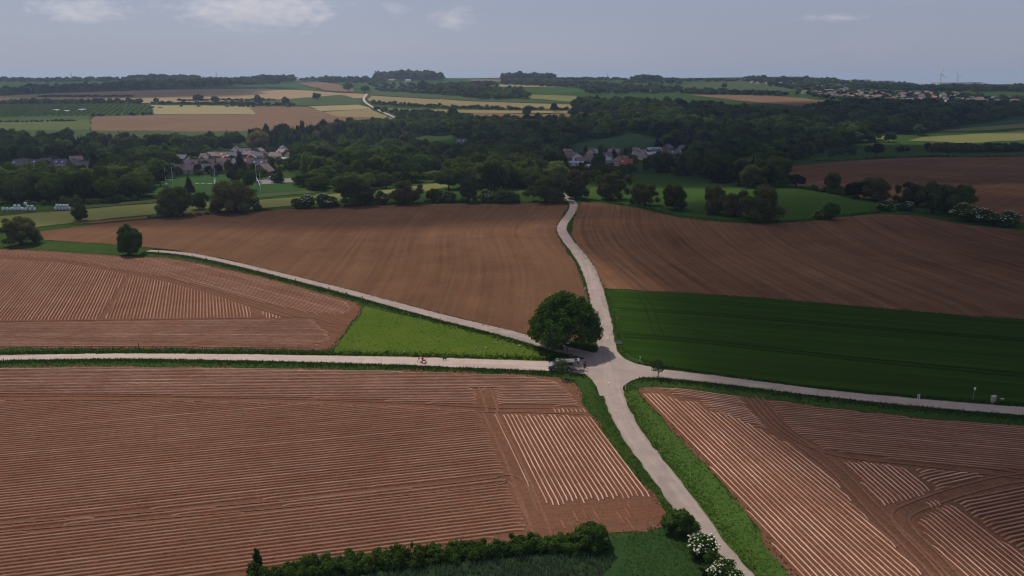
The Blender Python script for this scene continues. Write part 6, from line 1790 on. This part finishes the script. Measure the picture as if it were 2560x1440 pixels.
# parked cars by the pitch
def car(px, py, rot, mat, label):
    e = empty("parked_car", gp(px, py) + Vector((0, 0, .5)), R(rot))
    MB().prism([(-2.1, .25), (-2.15, .8), (-1.9, .95), (-1.5, .98), (1.0, .95), (1.9, .82), (2.1, .6), (2.1, .25)], -.88, .88).build("body", mat, e, bevel=.06)
    MB().prism([(-1.7, .96), (-1.25, 1.42), (.3, 1.45), (1.0, .96)], -.76, .76, inset=lambda x, z: (z - .96) * .25).build("cabin", C_GLASS, e, bevel=.03)
    MB().box(-1.2, .3, -.62, .62, 1.44, 1.49).build("roof", mat, e)
    for x in (-1.3, 1.3):
        for s in (-.8, .8): wheel(e, x, s, .31, .31, .2)
    tag(e, label, "car")
car(678, 450, 3, C_WHITE, "white car on the car park behind the rugby pitch"); car(640, 447, -4, C_SILV, "silver car parked left of the white car"); car(628, 440, 8, C_WHITE, "pale car parked beside the brick gable")

# garden trees, kept off the houses
HK = np.array(HOUSE_KEEP)
for x, y, kind, w, h, _ in GARDEN:
    dd_ = np.hypot(HK[:, 0] - x, HK[:, 1] - y) - HK[:, 2] * .75 - w * .3
    front = ((np.abs(HK[:, 0] - x) < HK[:, 2]) & (HK[:, 1] > y) & (HK[:, 1] - y < 16)).any()
    if dd_.min() < 0 or (front and h > 6.5): continue
    tree(NAMES[kind], kind, Vector((x, y, float(terrain(x, y)))), w, h, GLAB[kind], "tree" if kind != "bush" else "shrub", "garden plants of the village, " + kind)
# ------------------------------------------------------------------ long grass along the lanes
M_BLADE = leaf_mat("long_grass", (0.018, 0.042, 0.009), (0.038, 0.075, 0.015), trans=0.3, vary=0.0, tintamt=0.0)
M_REED = leaf_mat("grey_green_crop", (0.065, 0.10, 0.075), (0.105, 0.15, 0.112), trans=0.2, vary=0.0, tintamt=0.0)
M_BRIGHT = leaf_mat("verge_blades", (0.045, 0.085, 0.013), (0.075, 0.125, 0.022), vary=0, tintamt=0)
def blades(name, q, hmin, hmax, wid, mat, label, base=0.03, seed=1, lean=0.35):
    g = np.random.default_rng(seed); n = len(q)
    z = terrain(q[:, 0], q[:, 1]) + base
    V, F = [], []
    b = np.column_stack([q, z])
    for k in range(3):
        a = g.uniform(0, 6.283, n); h = g.uniform(hmin, hmax, n); w = wid * g.uniform(.6, 1.4, n)
        d = np.column_stack([np.cos(a), np.sin(a), np.zeros(n)])
        l = g.normal(0, lean, (n, 2)) * h[:, None]
        o = g.normal(0, .12, (n, 2))
        p = b.copy(); p[:, :2] += o
        tip = p + np.column_stack([l, h])
        V.append(np.stack([p - d * w[:, None], p + d * w[:, None], tip], 1).reshape(-1, 3))
    V = np.concatenate(V)
    tag(obj(name, mesh_from(name, V, tris=np.arange(len(V)).reshape(-1, 3), mat=mat, attrs={"tone": ("FLOAT", np.repeat(g.beta(2, 2, len(V) // 3), 3))})), label, kind="stuff")

def off_fields(q, pad=True):
    ok = np.ones(len(q), bool)
    for f in FIELD_POLYS: ok &= ~inside(q, f)
    for c, w, nrm in ROADS:
        for s in range(0, len(q), 4000):
            e = q[s:s + 4000]
            d = np.sqrt(((e[:, None, :] - c[None, ::2, :]) ** 2).sum(-1)); i = d.argmin(1) * 2
            ok[s:s + 4000] &= d.min(1) > w[np.minimum(i, len(w) - 1)] - 0.02
    ok &= ~inside(q, P((1440, 902), (1480, 893), (1500, 868), (1537, 858), (1545, 880), (1562, 898), (1590, 910), (1640, 921), (1640, 944), (1600, 945), (1574, 954), (1558, 968), (1552, 990), (1499, 990), (1492, 968), (1482, 950), (1462, 936), (1420, 931)))
    return q[ok]
pts = []
g_ = np.random.default_rng(21)
for c, w, nrm in ROADS[:4]:
    m = c[:, 1] < 330
    c, w, nrm = c[m], w[m], nrm[m]
    for s in (-1, 1):
        n = int(len(c) * 60)
        i = g_.integers(0, len(c) - 1, n); ft = g_.random((n, 1)); o = np.abs(g_.normal(0, 1.3, n)) + 0.12
        pts.append(c[i] * (1 - ft) + c[i + 1] * ft + nrm[i] * (s * (w[i] + o))[:, None] + g_.normal(0, .2, (n, 2)))
q = off_fields(np.concatenate(pts[:2]))
blades("lane_grass", q, .06, .22, .06, M_BRIGHT, "fresh green grass along both edges of the main lane", seed=4)
q = off_fields(np.concatenate(pts[2:]))
blades("long_grass", q, .15, .50, .06, M_BLADE, "long dark grass along the lanes", seed=5)
# weeds straying over the field edges
ed = []
for f in FIELD_POLYS:
    e_ = densify(f, 0.0, step=0.22)
    e_ = e_[(e_[:, 1] < 330) & (e_[:, 1] > 60)]
    if len(e_): ed.append(e_[g_.random(len(e_)) < 0.75] + 0)
ed = np.concatenate(ed); ed = ed + g_.normal(0, .38, ed.shape)
blades("edge_weeds", ed, .08, .34, .07, M_BLADE, "weeds and grass straying over the field margins", seed=15, base=.07)
# tufts on the meadow and verge
def fill(poly_px, dens, seed):
    pol = P(*poly_px); g = np.random.default_rng(seed); lo, hi = pol.min(0), pol.max(0)
    n = int(dens * np.prod(hi - lo)); e = g.uniform(lo, hi, (n, 2))
    return e[inside(e, pol)]
q = fill([(1672, 1285), (1700, 1330), (1790, 1440), (1840, 1520), (1500, 1520), (1560, 1400), (1560, 1345), (1655, 1318)], 9, 3)
q = np.concatenate([q, fill([(1575, 990), (1600, 985), (1690, 1085), (1810, 1220), (1985, 1445), (2060, 1560), (1990, 1560), (1892, 1445), (1752, 1270), (1625, 1100)], 5, 4)])
blades("verge_tufts", off_fields(q), .05, .20, .06, M_BRIGHT, "grass tufts on the verges and bank at the bottom", seed=6, base=.05)
q = fill([(760, 1500), (900, 1446), (1100, 1418), (1300, 1398), (1480, 1392), (1540, 1400), (1480, 1470), (1400, 1540), (760, 1540)], 16, 8)
blades("grey_green_crop", q, .35, .75, .07, M_REED, "grey green crop below the bottom hedge", seed=7, lean=.15, base=.05)
q = fill([(915, 772), (1100, 812), (1250, 845), (1350, 865), (1400, 884), (1390, 902), (1250, 899), (1100, 893), (900, 888), (832, 883), (872, 828), (897, 795)], 1.2, 9)
blades("meadow_tufts", q, .04, .14, .10, leaf_mat("meadow_blades", (0.050, 0.095, 0.017), (0.082, 0.14, 0.028), vary=0, tintamt=0), "short grass tufts on the sunny grass triangle", seed=8, base=.06)

# ------------------------------------------------------------------ haze and clouds
hz_ = MB().box(-16000, 16000, -400, 12600, float(_V[:, 2].min()) - 1.0, 150).build("haze", None)
m, nt, out = newmat("haze_air")
pv = nt.nodes.new("ShaderNodeVolumePrincipled")
pv.inputs["Color"].default_value = (0.58, 0.74, 1.0, 1)
pv.inputs["Density"].default_value = 0.000085
pv.inputs["Anisotropy"].default_value = 0.2
nt.links.new(pv.outputs[0], out.inputs["Volume"])
hz_.data.materials.append(m)
tag(hz_, "thin blue summer haze over the valley", kind="stuff")

mc, nt, out = newmat("cloud_vapour")
pv = nt.nodes.new("ShaderNodeVolumePrincipled")
pv.inputs["Color"].default_value = (1, 1, 1, 1)
pv.inputs["Density"].default_value = 0.02
nt.links.new(pv.outputs[0], out.inputs["Volume"])
ALT = 1100.0
def cloud(cx, cy, rx, ry, seed, label, thick=150):
    """a fair-weather cumulus whose shadow falls round (cx, cy) on the ground"""
    g = np.random.default_rng(seed)
    bm = bmesh.new(); bmesh.ops.create_icosphere(bm, subdivisions=5, radius=1.0)
    v = np.array([q.co for q in bm.verts]); f = np.array([[q.index for q in t.verts] for t in bm.faces]); bm.free()
    d = np.zeros(len(v))
    for k in range(26):
        w = g.normal(size=3) * g.uniform(1.5, 7); d += np.sin(v @ w + g.uniform(0, 6.28)) / (np.linalg.norm(w) + 1) * .22
    v = v * (1 + d)[:, None]
    v[:, 2] = np.where(v[:, 2] < 0, v[:, 2] * .25, v[:, 2])
    v = v * np.array([rx, ry, thick])
    off = sun_dir * (ALT / sun_dir.z)
    o = obj("cloud", mesh_from("cloud", v, tris=f, mat=mc, smooth=True), loc=(cx + off.x, cy + off.y, ALT))
    tag(o, label, kind="stuff")
cloud(280, 690, 440, 260, 1, "cumulus cloud drifting over the valley")
cloud(-420, 560, 180, 130, 2, "small cumulus cloud over the left of the valley")
cloud(250, 265, 205, 215, 3, "cumulus cloud over the right hand fields")
cloud(520, 1230, 330, 250, 4, "broad cumulus cloud over the right hand woods")
cloud(-70, 352, 170, 38, 6, "thin cloud over the top of the smooth brown field", 40)
cloud(-900, 1900, 420, 300, 5, "cumulus cloud over the far left ridge")

mf, nt, out = newmat("thin_cloud_vapour")
n_ = N(nt)
gc = n_("ShaderNodeTexCoord").outputs["Generated"]
cc_ = n_("ShaderNodeVectorMath", {0: gc, 1: (0.5, 0.5, 0.42)}, operation="SUBTRACT").outputs[0]
rr_ = n_("ShaderNodeVectorMath", {0: cc_}, operation="LENGTH").outputs["Value"]
wn_ = n_.noise(mapped(n_, world_pos(n_), (0.0035, 0.0035, 0.008)), 1.0, 5, 0.6, 0.25, 0.75)
dn_ = n_.math("SUBTRACT", n_.math("MULTIPLY", wn_, 0.75), n_.math("MULTIPLY", rr_, 1.15))
dn_ = n_.math("MULTIPLY", n_.math("MAXIMUM", dn_, 0.0), 0.0042)
pv = n_("ShaderNodeVolumePrincipled", {"Color": (1, 0.98, 0.96, 1), "Density": dn_, "Anisotropy": 0.5})
nt.links.new(pv.outputs[0], out.inputs["Volume"])
def far_cloud(px, py, wpx, hpx, seed, label):
    """one of the distant clouds of the same deck, low over the horizon"""
    t = float(-tan_dep(py)); y = min((ALT - CAM_H) / max(t, .02), 14500)
    v_ = (720.0 - py) / FPX
    x = y * ((px - 1280.0) / FPX) / (CP + v_ * SP); m = y / FPX * 1.03
    g = np.random.default_rng(seed)
    v = ICO_V * (1 + .06 * g.normal(size=(len(ICO_V), 1))) * np.array([wpx * .75, wpx * .5, hpx * .9]) * m
    tag(obj("cloud", mesh_from("cloud", v, tris=ICO_F, mat=mf, smooth=True), loc=(x, y, CAM_H + t * y)), label, kind="stuff")
far_cloud(610, 8, 340, 80, 1, "wide pale cloud at the upper left of the sky")
far_cloud(755, 16, 150, 70, 2, "brightest small cumulus cloud at the upper left of the sky")
far_cloud(1135, 36, 110, 46, 3, "small lone pale cloud left of the middle of the sky")
far_cloud(200, 22, 210, 40, 4, "faint low cloud at the far upper left of the sky")
far_cloud(2080, 42, 170, 16, 5, "faint pale cloud at the upper right of the sky")
far_cloud(985, 16, 70, 30, 6, "tiny faint cloud in the upper middle of the sky")
